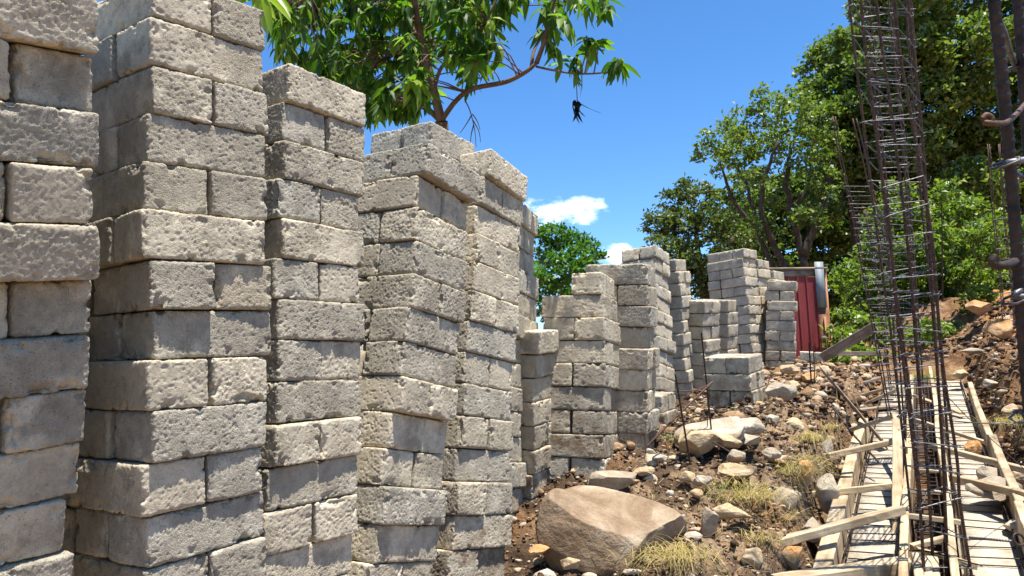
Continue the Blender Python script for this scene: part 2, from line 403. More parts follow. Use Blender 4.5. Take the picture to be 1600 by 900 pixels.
# ------------------------------------------------------------------ rocks
_ico = {}
def ico(sub):
    if sub in _ico: return _ico[sub]
    import bmesh
    bm = bmesh.new(); bmesh.ops.create_icosphere(bm, subdivisions=sub, radius=1)
    v = np.array([q.co[:] for q in bm.verts]); f = np.array([[q.index for q in p.verts] for p in bm.faces]); bm.free()
    _ico[sub] = (v, f); return v, f
def rock_shape(seed, cuts=14, sub=5, rough=.05, soft=.82):
    rs = np.random.RandomState(seed); v, f = ico(sub); v = v.copy()
    nrm = rs.normal(size=(cuts, 3)); nrm /= np.linalg.norm(nrm, axis=1)[:, None]; dd = rs.uniform(.55, soft, cuts)
    for q, d in zip(nrm, dd):
        k = v @ q - d; v -= np.clip(k, 0, None)[:, None] * q * .96
    nn = v / np.linalg.norm(v, axis=1)[:, None]
    v += nn * (rough * 2 * (fbm(v + seed, 2.2, 5, .55, seed) - .5))[:, None] * 1.2
    return v, f
def rock(px, py, d, w_, dep, hgt, rotz, mat, label, seed, tilt=(0, 0), sink=.25, sub=5, cuts=20, soft=.74, z=None, group='loose stones on the dug soil'):
    c = at(px, py, d); v, f = rock_shape(seed, cuts, sub, .07, soft)
    v = v / np.abs(v).max(0) * np.array([w_, dep, hgt]) / 2
    R_ = np.array((Matrix.Rotation(rotz, 3, 'Z') @ Matrix.Rotation(tilt[0], 3, 'X') @ Matrix.Rotation(tilt[1], 3, 'Y')))
    v = v @ R_.T
    o = obj('rock', mesh('rock', v, f, M[mat], True), loc=[float(c[0]), float(c[1]), float(c[2] if z is None else z)])
    tag(o, label, 'rock', group); return o

# ------------------------------------------------------------------ concrete blocks
BL, BW = .391, .191
def block_mesh(seed, res, hh=.136):
    rs = np.random.RandomState(seed)
    n = np.maximum(2, np.round(np.array([BL, BW, hh]) / res).astype(int)); half = np.array([BL, BW, hh]) / 2
    vid = {}; V = []; F = []
    grids = []
    base = 0
    for ax in range(3):
        a, b = [(1, 2), (0, 2), (0, 1)][ax]
        for sgn in (-1, 1):
            ia, ib = np.meshgrid(np.arange(n[a] + 1), np.arange(n[b] + 1), indexing='ij')
            ii = np.zeros(ia.shape + (3,), int); ii[..., a] = ia; ii[..., b] = ib; ii[..., ax] = 0 if sgn < 0 else n[ax]
            idx = base + np.arange(ia.size).reshape(ia.shape); base += ia.size
            V.append(ii.reshape(-1, 3))
            q = np.stack([idx[:-1, :-1].ravel(), idx[1:, :-1].ravel(), idx[1:, 1:].ravel(), idx[:-1, 1:].ravel()], 1)
            flip = (sgn < 0) ^ (ax == 1)
            F.append(q[:, ::-1] if flip else q)
    V = np.concatenate(V); F = np.concatenate(F)
    key = V[:, 0] * 1000000 + V[:, 1] * 1000 + V[:, 2]
    uq, first, inv = np.unique(key, return_index=True, return_inverse=True)
    V = V[first]; F = inv.reshape(-1)[F]
    p = V / n * 2 * half - half
    # rounded, crumbled arrises
    r = .006 + .010 * sstep(.35, .85, fbm(p + seed, 14, 3, .5, seed + 3))
    inner = np.clip(p, -(half - r[:, None]), half - r[:, None]); dlt = p - inner
    ln = np.linalg.norm(dlt, axis=1); nrm = dlt / np.maximum(ln, 1e-9)[:, None]
    p = inner + nrm * r[:, None]
    q = p + seed * 3.17
    # chips out of the edges
    dist = np.sort(half - np.abs(p), axis=1)[:, 1]
    chip = sstep(.035, 0, dist) * sstep(.57, .74, fbm(q, 24, 3, .6, seed)) * .015
    th = rs.uniform(.42, .62); crumb = np.maximum(sstep(th, th + .12, fbm(q, 6, 3, .5, seed + 9)), sstep(.022, .006, dist))
    disp = (fbm(q, 4.5, 2, .5, seed + 1) - .5) * .006 + (fbm(q, 26, 2, .5, seed + 5) - .5) * .0014 + crumb * (fbm(q, 150, 2, .75, seed + 6) - .5) * .0052 + (1 - crumb) * (fbm(q, 140, 2, .6, seed + 7) - .5) * .0016
    pits = sstep(.66, .8, vnoise(q * 140, seed + 13)) * -.0018
    disp = np.clip(disp + pits, None, .0035) - chip
    # keep beds flat enough to be stacked
    disp = np.where(np.abs(nrm[:, 2]) > .9, np.clip(disp, -.01, .0012), disp)
    p = p + nrm * disp[:, None]
    # castings are never quite square
    p[:, 0] *= 1 + .012 * rs.uniform(-1, 1); p[:, 1] *= 1 + .02 * (rs.uniform(-1, 1)); p[:, 0] += .02 * rs.uniform(-1, 1) * p[:, 1]
    return p, F
NEAR = [block_mesh(s, .0034) for s in range(1, 13)]
MIDD = [block_mesh(s, .0055) for s in range(21, 29)]
FARR = [block_mesh(s, .013) for s in range(41, 47)]
POOL = {}
for nm, lst in (('n', NEAR), ('m', MIDD), ('f', FARR)):
    POOL[nm] = [mesh('concrete_block', v, f, M['concrete'], True) for v, f in lst]
ST = {
's1':([-1.218, 1.498, 2.126],[0.181, 0.109, -0.038],0.1406,'SHSHSHSHSSH',[[0,0,13,60],[10,19,31,50],[-6,-8,25,40],[-4,-15,7,30],[15,-16,-43,20],[19,2,-19,10],[10,7,3,0],[7,9,7,-10],[-17,2,40,-20],[-20,0,-31,-30],[-15,2,-40,-40]]),
's2':([-1.017, 2.081, 2.411],[0.041, 0.002, -0.111],0.14201,'HSHSHSHSHSHSH',[[12,12,0,22],[8,13,0,25],[1,6,-6,25],[1,1,-20,20],[-4,-7,-22,8],[-8,-16,-26,10],[22,1,-75,12],[27,2,-38,5],[-7,-20,49,-4],[-13,-6,47,-6],[-20,-3,32,6],[-13,6,24,16],[-5,11,15,17]]),
's3':([-0.764, 2.545, 2.316],[-0.016, 0.018, -0.068],0.13806,'SHSHSHSHSHSHS',[[14,8,28,26],[14,7,18,28],[12,6,19,32],[6,0,2,34],[0,-2,-13,35],[-6,-6,-21,36],[0,-16,-26,29],[7,-12,6,22],[-3,3,34,23],[-12,7,13,34],[-11,-2,-22,46],[-13,1,-22,45],[-8,7,-26,46]]),
's4':([-0.347, 3.144, 2.191],[-0.131, 0.108, 0.009],0.14115,'SHSSHSSHSHSSH',[[7,-12,-19,16],[-1,1,6,19],[3,4,14,33],[5,-2,24,40],[1,-6,14,40],[2,-4,-2,28],[-1,4,10,10],[-4,7,18,2],[-4,3,-3,-4],[-1,3,-20,-5],[-1,1,-16,-10],[-3,0,-12,-19],[-3,1,-10,-22]]),
's5':([-0.128, 3.694, 2.333],[-0.14, 0.075, -0.087],0.1462,'SHSHSHSHSHSHSH',[[13,-9,107,-20],[7,10,46,-1],[3,11,35,13],[1,5,30,16],[1,-6,-14,17],[0,-2,-23,17],[-9,6,5,17],[-9,4,29,16],[-7,5,39,18],[-6,7,6,20],[-1,-2,-40,21],[6,-11,-69,22],[2,-12,-85,21],[-1,-6,-80,18]]),
's6':([0.046, 4.34, 2.233],[-0.08, 0.073, 0.169],0.13696,'SHSHSHSHSHSHSHS',[[8,5,50,11],[-1,3,21,7],[-1,4,10,6],[-2,1,-1,8],[-1,-2,-8,10],[0,-4,-11,10],[0,-4,-12,11],[0,-5,-13,11],[1,-2,-9,6],[1,-4,-9,3],[2,-6,-10,0],[1,-5,-8,-8],[-3,6,6,-10],[-5,13,17,-6],[0,0,7,-4]]),
's7':([0.126, 4.348, 1.446],[0.097, 0.027, 0.073],0.13532,'SSSSHSH',[[0,-2,36,-8],[1,0,22,0],[1,-1,14,-1],[-1,2,14,-2],[1,5,2,0],[-3,-1,-28,5],[1,-3,-47,18]]),
'A':([0.557, 4.534, 1.801],[-0.041, 0.067, 0.147],0.13717,'EHSHSHSH',[[1,2,-3,-3],[0,0,-7,-1],[-2,-3,-13,1],[-1,-1,-15,-2],[0,0,-4,-4],[0,0,23,-1],[-1,1,30,1],[2,1,14,0]]),
'B':([0.849, 4.751, 1.87],[0.057, 0.042, 0.177],0.13288,'HSHSHSHSH',[[-3,9,-1,4],[0,0,3,5],[0,-2,12,6],[0,-2,22,8],[1,-2,23,7],[1,-5,19,4],[0,-6,9,-4],[-2,-2,-13,-16],[2,9,-42,-27]]),
'C':([1.494, 7.861, 2.507],[-0.152, 0.034, -0.045],0.13818,'SHSHSHSHSHSHS',[[-7,-4,26,8],[0,-5,14,8],[1,4,-3,6],[1,4,-6,4],[3,4,-3,-3],[3,4,-4,-5],[-1,2,-9,-5],[-1,2,-9,-6],[2,-3,-5,-9],[1,-3,-3,-11],[-1,-1,-1,-12],[-1,-1,-1,-12],[2,-4,-4,-10]]),
'LP':([1.905, 6.219, 1.283],[0.091, -0.007, -0.065],0.13713,'SHS',[[2,0,-2,2],[0,-1,2,6],[-2,1,-11,7]]),
'D':([1.817, 8.282, 2.406],[0.094, -0.042, 0.015],0.13603,'SHSHSHSHSHSHS',[[0,2,17,7],[2,-8,9,5],[1,-2,7,5],[1,-2,5,4],[0,0,1,2],[-2,6,-3,1],[-2,6,-4,0],[0,0,-4,0],[0,0,-10,-1],[0,0,-10,-1],[0,0,-3,-1],[0,0,-1,-2],[0,-3,-2,-3]]),
'E1':([2.129, 8.453, 1.949],[0.12, 0.058, -0.184],0.1449,'HSHSHSHS',[[5,0,-4,-1],[-6,14,-18,2],[-2,3,-12,3],[2,-9,1,2],[2,-8,1,2],[0,0,0,1],[0,0,0,0],[0,0,0,0]]),
'E2':([2.508, 8.851, 1.989],[0.106, 0.059, -0.035],0.14594,'SHSHSHSH',[[4,-2,40,-1],[-4,15,-4,2],[-1,2,-12,3],[0,-7,-14,3],[1,-8,-10,1],[0,0,-3,1],[0,0,-1,0],[0,0,0,0]]),
'N':([1.15, 6.032, 1.007],[0.048, 0.009, 0.071],0.13604,'HSH',[[0,-1,6,2],[0,1,4,2],[0,0,2,1]]),
'F':([3.284, 10.742, 2.889],[-0.013, -0.028, -0.233],0.1351,'SHSHSHSHSHSHSH',[[-1,2,0,-2],[-1,2,-8,-1],[-1,2,-10,-1],[0,0,-13,0],[0,0,-12,0],[1,-2,-4,0],[1,-2,0,0],[1,-2,5,0],[1,-2,5,0],[0,1,-1,-1],[0,1,-2,-1],[0,0,-1,-1],[0,0,0,0],[0,0,0,0]]),
'G':([3.976, 10.661, 2.382],[0.071, 0.067, 0.142],0.14075,'HSHSHSHSH',[[0,-7,44,0],[0,5,3,0],[0,4,-8,0],[0,2,-7,0],[0,0,-3,1],[0,0,-1,1],[0,-2,-2,1],[0,-2,-2,1],[0,0,-1,0]]),
}
ORD = ['top', 'second', 'third', 'fourth', 'fifth', 'sixth', 'seventh', 'eighth', 'ninth', 'tenth', 'eleventh', 'twelfth', 'thirteenth', 'fourteenth', 'fifteenth', 'sixteenth', 'seventeenth']
SDESC = dict(s1='leftmost stack, cut by the photo edge', s2='second stack from the left', s3='third stack from the left', s4='fourth stack from the left', s5='fifth stack from the left',
 s6='narrow sliver of stack behind the fifth', s7='short leaning stack just behind the boulder', A='stack crowned by a single block', B='smooth tight stack right of the single-block one',
 C='tall leaning stack left of the dark trees', D='slim stack right of the tall leaning one', E1='low stack behind the three-course pile', E2='low stack touching the tall square one',
 LP='three-course pile on the dirt', N='small two-course pile by the smooth stack', F='tall square stack before the red shed', F2='stack right of the tall square one', F3='last stack of the tall row',
 G='grey stack against the red shed', R4='rear stack behind the fourth', R1='stack behind the leftmost', R0='stack left of the frame', R2='stack behind the second', R3='stack behind the third', K='tiny pile at the foot of the grey stack', D2='stack between slim and low ones')
GROUP = 'grey concrete blocks laid up in dry stacks'
rng = random.Random(5)
blocks = []      # (key, matrix, lod, label)
def add_stack(nm, P, rv, hh, types, c, lod, shift=(0, 0, 0), start=0, wide=False, courses_name=0):
    a = rad(60); Bm = np.array([[math.cos(a), -math.sin(a), 0], [math.sin(a), math.cos(a), 0], [0, 0, 1.]])
    v = Vector(rv); Rr = np.array(Matrix.Rotation(v.length, 3, v.normalized() if v.length > 1e-9 else Vector((0, 0, 1))))
    Bm = Rr @ Bm; P = np.array(P)
    for k in range(start, len(types)):
        t = types[k]
        du, dv, dy, dr = [q / 1000 for q in (c[k] if k < len(c) else c[-1])]
        du += rng.gauss(0, .006); dv += rng.gauss(0, .008)
        if t == 'S': items = [((.2, .1), 0, 'front lengthwise'), ((.2, .3), 0, 'rear lengthwise')]
        elif t == 'H': items = [((.1, .2), 90, 'left end-on'), ((.3, .2), 90, 'right end-on')]
        else: items = [((.2, .1), 0, 'lone crosswise')]
        if wide: items += [((.2, .5), 0, 'back lengthwise')]
        for (x, y), ang, ds in items:
            jx, jy = rng.uniform(-.004, .004), rng.uniform(-.009, .009)
            if ang: jx, jy = jx, rng.gauss(0, .009)
            qx, qy = x - .2 + jx, y - .2 + jy; cy, sy = math.cos(dy), math.sin(dy)
            loc = np.array([cy * qx - sy * qy + .2 + du, sy * qx + cy * qy + .2 + dv, -(k + .5) * hh + dr * qx + rng.uniform(-.001, .0)]) + np.array(shift)
            yaw = dy + rad(ang) + rng.uniform(-.03, .03) + (math.pi if rng.random() < .5 else 0)
            R3 = Bm @ np.array(Matrix.Rotation(math.atan(-dr), 3, 'Y')) @ np.array(Matrix.Rotation(yaw, 3, 'Z'))
            if rng.random() < .5: R3 = R3 @ np.array(Matrix.Rotation(math.pi, 3, 'X'))
            W_ = P + Bm @ loc
            m4 = Matrix.Identity(4)
            for i in range(3):
                for j in range(3): m4[i][j] = R3[i][j] * (1 if j < 2 else hh / .1392)
                m4[i][3] = W_[i]
            course = ORD[min(k + courses_name, 16)] + (' course' if k + courses_name == 0 else ' course down')
            key = '%s.%d.%s' % (nm, k, ds.split()[0])
            blocks.append([key, m4, lod, '%s concrete block, %s, %s' % (ds, course, SDESC[nm])])
LOD = dict(s1='n', s2='n', s3='n', s4='n', s5='n', s6='m', s7='m', A='m', B='m', LP='m', N='m', C='f', D='f', E1='f', E2='f', F='f', G='f')
for nm, (P_, rv_, hh_, ty_, c_) in ST.items():
    ext = {'s1': 'HSH', 's2': 'SH', 's3': 'HS', 's4': 'SH', 'B': 'S', 'A': 'S', 's7': 'S', 's5': 'SH', 'LP': ''}.get(nm, '')
    add_stack(nm, P_, rv_, hh_, ty_ + ext, c_, LOD[nm], wide=(nm == 'F'))
# stacks of the same rows that stand behind the measured ones
P_, rv_, hh_, ty_, c_ = ST['s4']; add_stack('R4', at(675, 186, 3.72), [-.05, .05, 0], .141, 'SHSHSHSHSHSHS', [[0, 0, 0, 10]] * 13, 'n')
for nm_, src_, sh_ in (('R1', 's1', (-.02, .42, .02)), ('R0', 's1', (-.4, .1, .02)), ('R2', 's2', (-.02, .42, -.3)), ('R3', 's3', (.0, .43, -.5))):
    P_, rv_, hh_, ty_, c_ = ST[src_]; add_stack(nm_, P_, rv_, hh_, ty_ + 'SH', c_, 'n', shift=sh_)
P_, rv_, hh_, ty_, c_ = ST['F']
add_stack('F2', P_, rv_, hh_, 'HSHSHSHSHSHSH', [[0, 0, 30, 0], [8, -6, -20, 0]] * 7, 'f', shift=(.44, .02, -.12), courses_name=0)
add_stack('F3', P_, rv_, hh_, 'SHSHSHSHSHSH', [[6, 0, 20, 0], [-8, 6, -10, 0]] * 7, 'f', shift=(.88, -.01, -.26))
P_, rv_, hh_, ty_, c_ = ST['G']; add_stack('K', P_, rv_, hh_, 'SH', [[0, 0, 0, 0]] * 2, 'f', shift=(.02, -.44, -.98))
MUD = {}
for nm_, k_ in (('s5', 13), ('s7', 6), ('A', 7), ('B', 8), ('LP', 2), ('N', 1), ('F', 13), ('G', 8), ('D', 12), ('C', 12), ('s6', 14)):
    for q_ in range(4): MUD['%s.%d' % (nm_, k_ - q_)] = 4 - q_
SHOWN = {'A': '0lo 1le 1ri 2fr 2re 3le 3ri 4fr 4re 5le 5ri 6fr 6re 7le 7ri 8fr 8re', 'B': '0le 0ri 1fr 2le 2ri 3fr 4le 4ri 5fr 6le 6ri 7fr 8le 8ri', 'C': '0fr 0re 10fr 1le 1ri 2fr 3le 3ri 4fr 5le 5ri 6fr 7le 7ri 8fr 9le 9ri', 'D': '0fr 10fr 11le 1le 1ri 2fr 3le 3ri 4fr 5le 5ri 6fr 7le 7ri 8fr 9le 9ri', 'E1': '0le 0ri 1fr 2le 2ri 3fr 4le 4ri 5fr 6le', 'E2': '0fr 0re 1le 1ri 2fr 3le 3ri 4fr', 'F': '0ba 0fr 0re 10fr 10re 11le 11ri 1ba 1le 1ri 2ba 2fr 2re 3ba 3le 3ri 4ba 4fr 4re 5le 5ri 6fr 7le 7ri 8fr 8re 9le 9ri', 'F2': '0le 0ri 1fr 2le 2ri 3fr 4le 5fr 6le 7fr 8le 9fr', 'F3': '0fr 1le 1ri', 'G': '0le 1fr 1re 2le 2ri 3fr 3re 4le 4ri 5fr 5re 6le 6ri 7fr 7re 8le', 'K': '0fr 0re 1le', 'LP': '0fr 0re 1le 1ri 2fr 2re', 'N': '0le 0ri 1fr', 'R2': '2le 3fr 4le 5fr 7fr 8le 9fr', 'R4': '0fr 0re 1le 1ri', 's1': '0fr 10ri 1le 1ri 2fr 3le 3ri 4fr 5le 5ri 6fr 7le 7ri 8fr 9fr', 's2': '0le 0ri 10le 10ri 11fr 11re 12le 12ri 1fr 1re 2le 2ri 3fr 3re 4le 4ri 5fr 5re 6le 6ri 7fr 7re 8le 8ri 9fr 9re', 's3': '0fr 10fr 11le 11ri 12fr 13ri 1le 1ri 2fr 3le 3ri 4fr 5le 5ri 6fr 7le 7ri 8fr 9le 9ri', 's4': '0fr 0re 10fr 11fr 12le 12ri 1le 1ri 2fr 2re 3fr 3re 4le 4ri 5fr 5re 6fr 7le 7ri 8fr 8re 9le 9ri', 's5': '0fr 10fr 11le 11ri 12fr 13le 13ri 1le 1ri 2fr 3le 3ri 4fr 5le 5ri 6fr 7le 7ri 8fr 9le 9ri', 's6': '0fr 10fr 11le 11ri 12fr 13le 1le 1ri 2fr 3le 3ri 4fr 5le 5ri 6fr 7le 8fr 9le 9ri', 's7': '0fr 1fr 2fr 3fr 4le 4ri 5fr 6le 6ri 7fr'}
SHOWN = {a: set(v.split()) for a, v in SHOWN.items()}
class _H:
    def __contains__(s, k):
        a, b, c = k.split('.'); return (b + c[:2]) not in SHOWN.get(a, ())
HIDDEN = _H()
for i, (key, m4, lod, label) in enumerate(blocks):
    if key in HIDDEN: continue
    pool = POOL[lod]
    o = bpy.data.objects.new('concrete_block', pool[(i * 7 + 3) % len(pool)]); S.collection.objects.link(o)
    o.matrix_world = m4; tag(o, label, 'concrete block', GROUP); o.pass_index = MUD.get(key.rsplit('.', 1)[0], 0)
# the blocks of the stacks that show least or only from the side: one mass
mv, mf, base = [], [], 0
for i, (key, m4, lod, label) in enumerate(blocks):
    if key not in HIDDEN: continue
    v, f = FARR[i % len(FARR)]; A4 = np.array(m4)
    mv.append(v @ A4[:3, :3].T + A4[:3, 3]); mf.append(f + base); base += len(v)
if mv:
    o = obj('concrete_block_mass', mesh('concrete_block_mass', np.concatenate(mv), np.concatenate(mf), M['concrete'], True))
    tag(o, 'remaining concrete blocks tucked behind the visible ones in the stacks', 'concrete blocks', kind='stuff')

# ------------------------------------------------------------------ timber and steel helpers
def board_mesh(L, w_, t_, seed, worn=.003):
    nx = max(6, int(L / .04)); ring = []
    c = .004
    prof = np.array([(-w_/2+c, -t_/2), (w_/2-c, -t_/2), (w_/2, -t_/2+c), (w_/2, t_/2-c), (w_/2-c, t_/2), (-w_/2+c, t_/2), (-w_/2, t_/2-c), (-w_/2, -t_/2+c)])
    xs = np.linspace(-L/2, L/2, nx + 1)
    P = np.zeros((nx + 1, 8, 3)); P[..., 0] = xs[:, None]; P[..., 1:] = prof[None]
    rs = np.random.RandomState(seed); P[0, :, 0] += rs.uniform(-.006, .006, 8); P[-1, :, 0] += rs.uniform(-.006, .006, 8)
    P[..., 1] += (.006 * np.sin(xs * rs.uniform(1, 2.5) + seed))[:, None]; P[..., 2] += (.005 * np.sin(xs * rs.uniform(1, 2.5) + 2 * seed))[:, None]
    v = P.reshape(-1, 3); v = v + (fbm(v + seed, 30, 2, .5, seed)[:, None] - .5) * worn * 2
    idx = np.arange((nx + 1) * 8).reshape(nx + 1, 8); n8 = np.roll(idx, -1, 1)
    f = [tuple(q) for q in np.stack([idx[:-1].ravel(), n8[:-1].ravel(), n8[1:].ravel(), idx[1:].ravel()], 1).tolist()]
    f += [tuple(idx[0][::-1].tolist()), tuple(idx[-1].tolist())]
    return v, f
_bs = [100]
def board(a, b, w_, t_, label, mat='wood', name='wooden_board', cat='board', group='timber boards and braces in the trench', roll=0.0, parent=None):
    a, b = Vector([float(q) for q in a]), Vector([float(q) for q in b]); L = (b - a).length; x = (b - a).normalized()
    y = Vector((0, 0, 1)).cross(x).normalized(); z = x.cross(y)
    _bs[0] += 1
    v, f = board_mesh(L, w_, t_, _bs[0])
    me = mesh(name, v, f, M[mat]); o = bpy.data.objects.new(name, me); link(o, parent)
    R3 = Matrix((x, y, z)).transposed().to_4x4() @ Matrix.Rotation(roll, 4, 'X')
    o.matrix_world = Matrix.Translation((a + b) / 2) @ R3
    if parent is None: tag(o, label, cat, group)
    return o
def smooth_path(P, k=6):
    P = np.array(P, float)
    if len(P) < 3: 
        return np.linspace(P[0], P[1], k + 1)
    Q = np.vstack([2 * P[0] - P[1], P, 2 * P[-1] - P[-2]]); out = []
    for i in range(1, len(Q) - 2):
        for t in np.arange(k) / k:
            out.append(.5 * ((2 * Q[i]) + (-Q[i-1] + Q[i+1]) * t + (2*Q[i-1] - 5*Q[i] + 4*Q[i+1] - Q[i+2]) * t*t + (-Q[i-1] + 3*Q[i] - 3*Q[i+1] + Q[i+2]) * t**3))
    out.append(P[-1]); return np.array(out)
def tube(P, r, sides=8, cap=True):
    P = np.array(P, float); n = len(P); r = np.broadcast_to(r, (n,))
    T = np.gradient(P, axis=0); T /= np.maximum(np.linalg.norm(T, axis=1), 1e-9)[:, None]
    ref = np.array([0.31, .2, .93]) if abs(T[0] @ [0.31, .2, .93]) < .9 else np.array([1., 0, 0])
    A = np.zeros_like(P); a = np.cross(T[0], ref); a /= np.linalg.norm(a)
    for i in range(n):
        a = a - (a @ T[i]) * T[i]; a /= max(np.linalg.norm(a), 1e-9); A[i] = a
    B = np.cross(T, A); th = np.arange(sides) / sides * 2 * math.pi
    v = P[:, None] + r[:, None, None] * (np.cos(th)[None, :, None] * A[:, None] + np.sin(th)[None, :, None] * B[:, None])
    idx = np.arange(n * sides).reshape(n, sides); nx = np.roll(idx, -1, 1)
    f = np.stack([idx[:-1].ravel(), nx[:-1].ravel(), nx[1:].ravel(), idx[1:].ravel()], 1)
    v = v.reshape(-1, 3)
    if cap:   # ends closed with quads on a fan of the ring
        for row in (idx[0][::-1], idx[-1]):
            for i in range(0, sides - 2, 2): f = np.vstack([f, [[row[0], row[i + 1], row[i + 2], row[(i + 3) % sides]]]]) if i + 3 <= sides - 1 or sides % 2 == 0 else f
    return v, f
class Buf:
    def __init__(s): s.v = []; s.f = []; s.n = 0
    def add(s, vf):
        v, f = vf; s.v.append(v); s.f.append(f + s.n); s.n += len(v); return s
    def build(s, name, mat, parent=None, smooth=True):
        return obj(name, mesh(name, np.concatenate(s.v), np.concatenate(s.f), mat, smooth), parent)
def ribbed(P, r, pitch=.011, k=4):
    """a deformed bar: the path is resampled so that ribs can be swept into the radius"""
    P = smooth_path(P, 8); d = np.r_[0, np.cumsum(np.linalg.norm(np.diff(P, axis=0), axis=1))]
    n = max(8, int(d[-1] / pitch * k)); s = np.linspace(0, d[-1], n)
    Q = np.stack([np.interp(s, d, P[:, i]) for i in range(3)], 1)
    ph = np.arange(n) % k
    return tube(Q, r * np.where(ph == 0, 1.2, .96), 8)
def plain(P, r, k=6, sides=7): return tube(smooth_path(P, k), r, sides)

def cage(label, bars, r, sr, spacing, z0, z1, seed, ribs=False, group='rebar column cages', mat='rust', smat='steel', hook=.05, tilt=.02):
    """bars: four polylines of world points, corner order round the section"""
    rs = np.random.RandomState(seed); root = empty('rebar_cage', (bars[0][0]))
    tag(root, label, 'rebar cage', group); bpy.context.view_layer.update()
    c0 = np.array(root.location)
    pts = []
    for P in bars:
        P = np.array(P, float); P = P[np.argsort(P[:, 2])]
        b = Buf(); b.add(ribbed(P - c0, r) if ribs else plain(P - c0, r, 5, 6)); b.build('bar', M[mat], root)
        pts.append(P)
    def atz(P, z):
        return np.array([np.interp(z, P[:, 2], P[:, 0]), np.interp(z, P[:, 2], P[:, 1]), z])
    z = z0; count = 0
    while z < z1 and count < 99:
        tl = rs.uniform(-tilt, tilt, 2); cs = []
        cen = np.mean([atz(P, z) for P in pts], axis=0)
        for P in pts:
            p = atz(P, z); off = (p - cen)
            p = p + np.array([0, 0, off[0] * tl[0] * 6 + off[1] * tl[1] * 6]); L = np.linalg.norm(off[:2]) or 1
            p[:2] += off[:2] / L * (r + sr); cs.append(p - c0)
        b = Buf(); loop = []
        for i in range(4):
            a, c = cs[i], cs[(i + 1) % 4]; loop += [a + (c - a) * .06, a + (c - a) * .5 + rs.normal(0, .0015, 3), c - (c - a) * .06]
        k = int(rs.randint(4)); inn = (np.mean(cs, axis=0) - cs[k]); inn /= np.linalg.norm(inn)
        loop = loop[3 * k:] + loop[:3 * k]
        s_ = cs[k] + inn * hook + np.array([0, 0, .004]); e_ = cs[k] + inn * hook * .9 + np.array([.01, 0, .012])
        b.add(plain([s_] + loop + [cs[k] + (0, 0, .005)] + [e_], sr, 3, 5))
        for i in range(4):      # binding wire twisted round every corner
            if rs.rand() < .8:
                q = cs[i]; th = np.linspace(0, 2 * math.pi, 7) + rs.rand() * 6
                ringp = np.stack([q[0] + (r + sr * 1.3) * 1.25 * np.cos(th), q[1] + (r + sr * 1.3) * 1.25 * np.sin(th), q[2] + .006 * np.sin(th * 1 + 1)], 1)
                ringp = np.vstack([ringp, ringp[-1] + rs.normal(0, .012, 3)])
                b.add(tube(ringp, sr * .4, 4))
        b.build('stirrup', M[smat], root)
        z += spacing * rs.uniform(.8, 1.2); count += 1
    return root
def poly(pts, d, dx=0, dd=0): return [at(x + dx, y, (d if not isinstance(d, tuple) else d[0] + (d[1] - d[0]) * (i / max(1, len(pts) - 1))) + dd) for i, (x, y) in enumerate(pts)]
def down(P, z):
    """carry a bar straight on to height z"""
    P = [np.array(p) for p in P]; P = sorted(P, key=lambda p: p[2]); a, b = P[0], P[1]
    t = (z - a[2]) / (a[2] - b[2]) if abs(a[2] - b[2]) > 1e-6 else 0
    return [a + (a - b) * t] + P if z < a[2] else P

# ------------------------------------------------------------------ footing in the trench
def TP(s, t, z=0): return np.array([T0[0] + s * U[0] + t * NN[0], T0[1] + s * U[1] + t * NN[1], floor_z(s) + z])
S0, S1 = -1.3, 6.0
def slab(t0, t1, label):
    nx = 160; xs = np.linspace(S0, S1, nx); v = []; 
    for s in xs:
        for (t, z) in ((t0, -.12), (t1, -.12), (t1, 0), ((t0 + t1) / 2, .004), (t0, 0)): v.append(TP(s, t, z))
    v = np.array(v); v[:, 2] += np.where(np.tile(np.array([0, 0, 1, 1, 1]), nx) > 0, .008 * (fbm(v, 16, 3, .5, 9) - .5), 0)
    idx = np.arange(nx * 5).reshape(nx, 5); nn = np.roll(idx, -1, 1)
    f = np.stack([idx[:-1].ravel(), idx[1:].ravel(), nn[1:].ravel(), nn[:-1].ravel()], 1)
    me = mesh('concrete_footing', v, f, M['slab'])
    tag(obj('concrete_footing', me), label, 'footing', 'pale footings between the form boards')
m_, t_, b_ = new_mat('cast_slab', .85, .2)
co_ = N(t_, 'ShaderNodeTexCoord'); n1_ = noise(t_, co_, 9, 5, .6); n2_ = noise(t_, co_, 90, 3)
x_ = ramp(t_, n1_, 0, [(.3, (.30, .25, .18)), (.5, (.43, .37, .28)), (.7, (.52, .46, .36))])
Lk(t_, mixc(t_, .8, 0, x_, 0, ramp(t_, n2_, 0, [(.3, (.7,) * 3), (.6, (1.1,) * 3)]), 0, 'MULTIPLY'), 2, b_, 'Base Color'); bump(t_, b_, n2_, 0, .004)
M['slab'] = m_
slab(.05, .345, 'pale concrete strip lying left of the tall rebar cages')
slab(.615, .90, 'pale concrete strip lying right of the tall rebar cages')
def run(label, t, s0, s1, w_=.045, hgt=.2, zc=.06, mat='wood'):
    return board(TP(s0, t, zc), TP(s1, t, zc), w_, hgt, label, mat)
run('thick near form board left of the left footing strip', .005, -.75, 1.15, .085, .17, .04)
run('thick second form board further up the left trench side', -.005, 1.18, 3.2, .075, .17, .045)
run('long inner form board right of the left footing strip', .375, -1.2, 2.6, .04, .24, .07)
run('far inner form board continuing beside the left strip', .378, 2.63, 5.6, .04, .2, .06)
run('long form board left of the right footing strip', .585, -1.3, 2.9, .035, .24, .07)
run('far form board continuing left of the right strip', .585, 2.94, 6.2, .035, .2, .06)
run('near outer form board standing right of the right strip', .935, -1.3, .55, .045, .24, .07)
run('second outer form board right of the right strip', .94, .58, 2.3, .05, .22, .07)
run('third outer form board far up the right trench side', .93, 2.35, 4.9, .045, .2, .06)
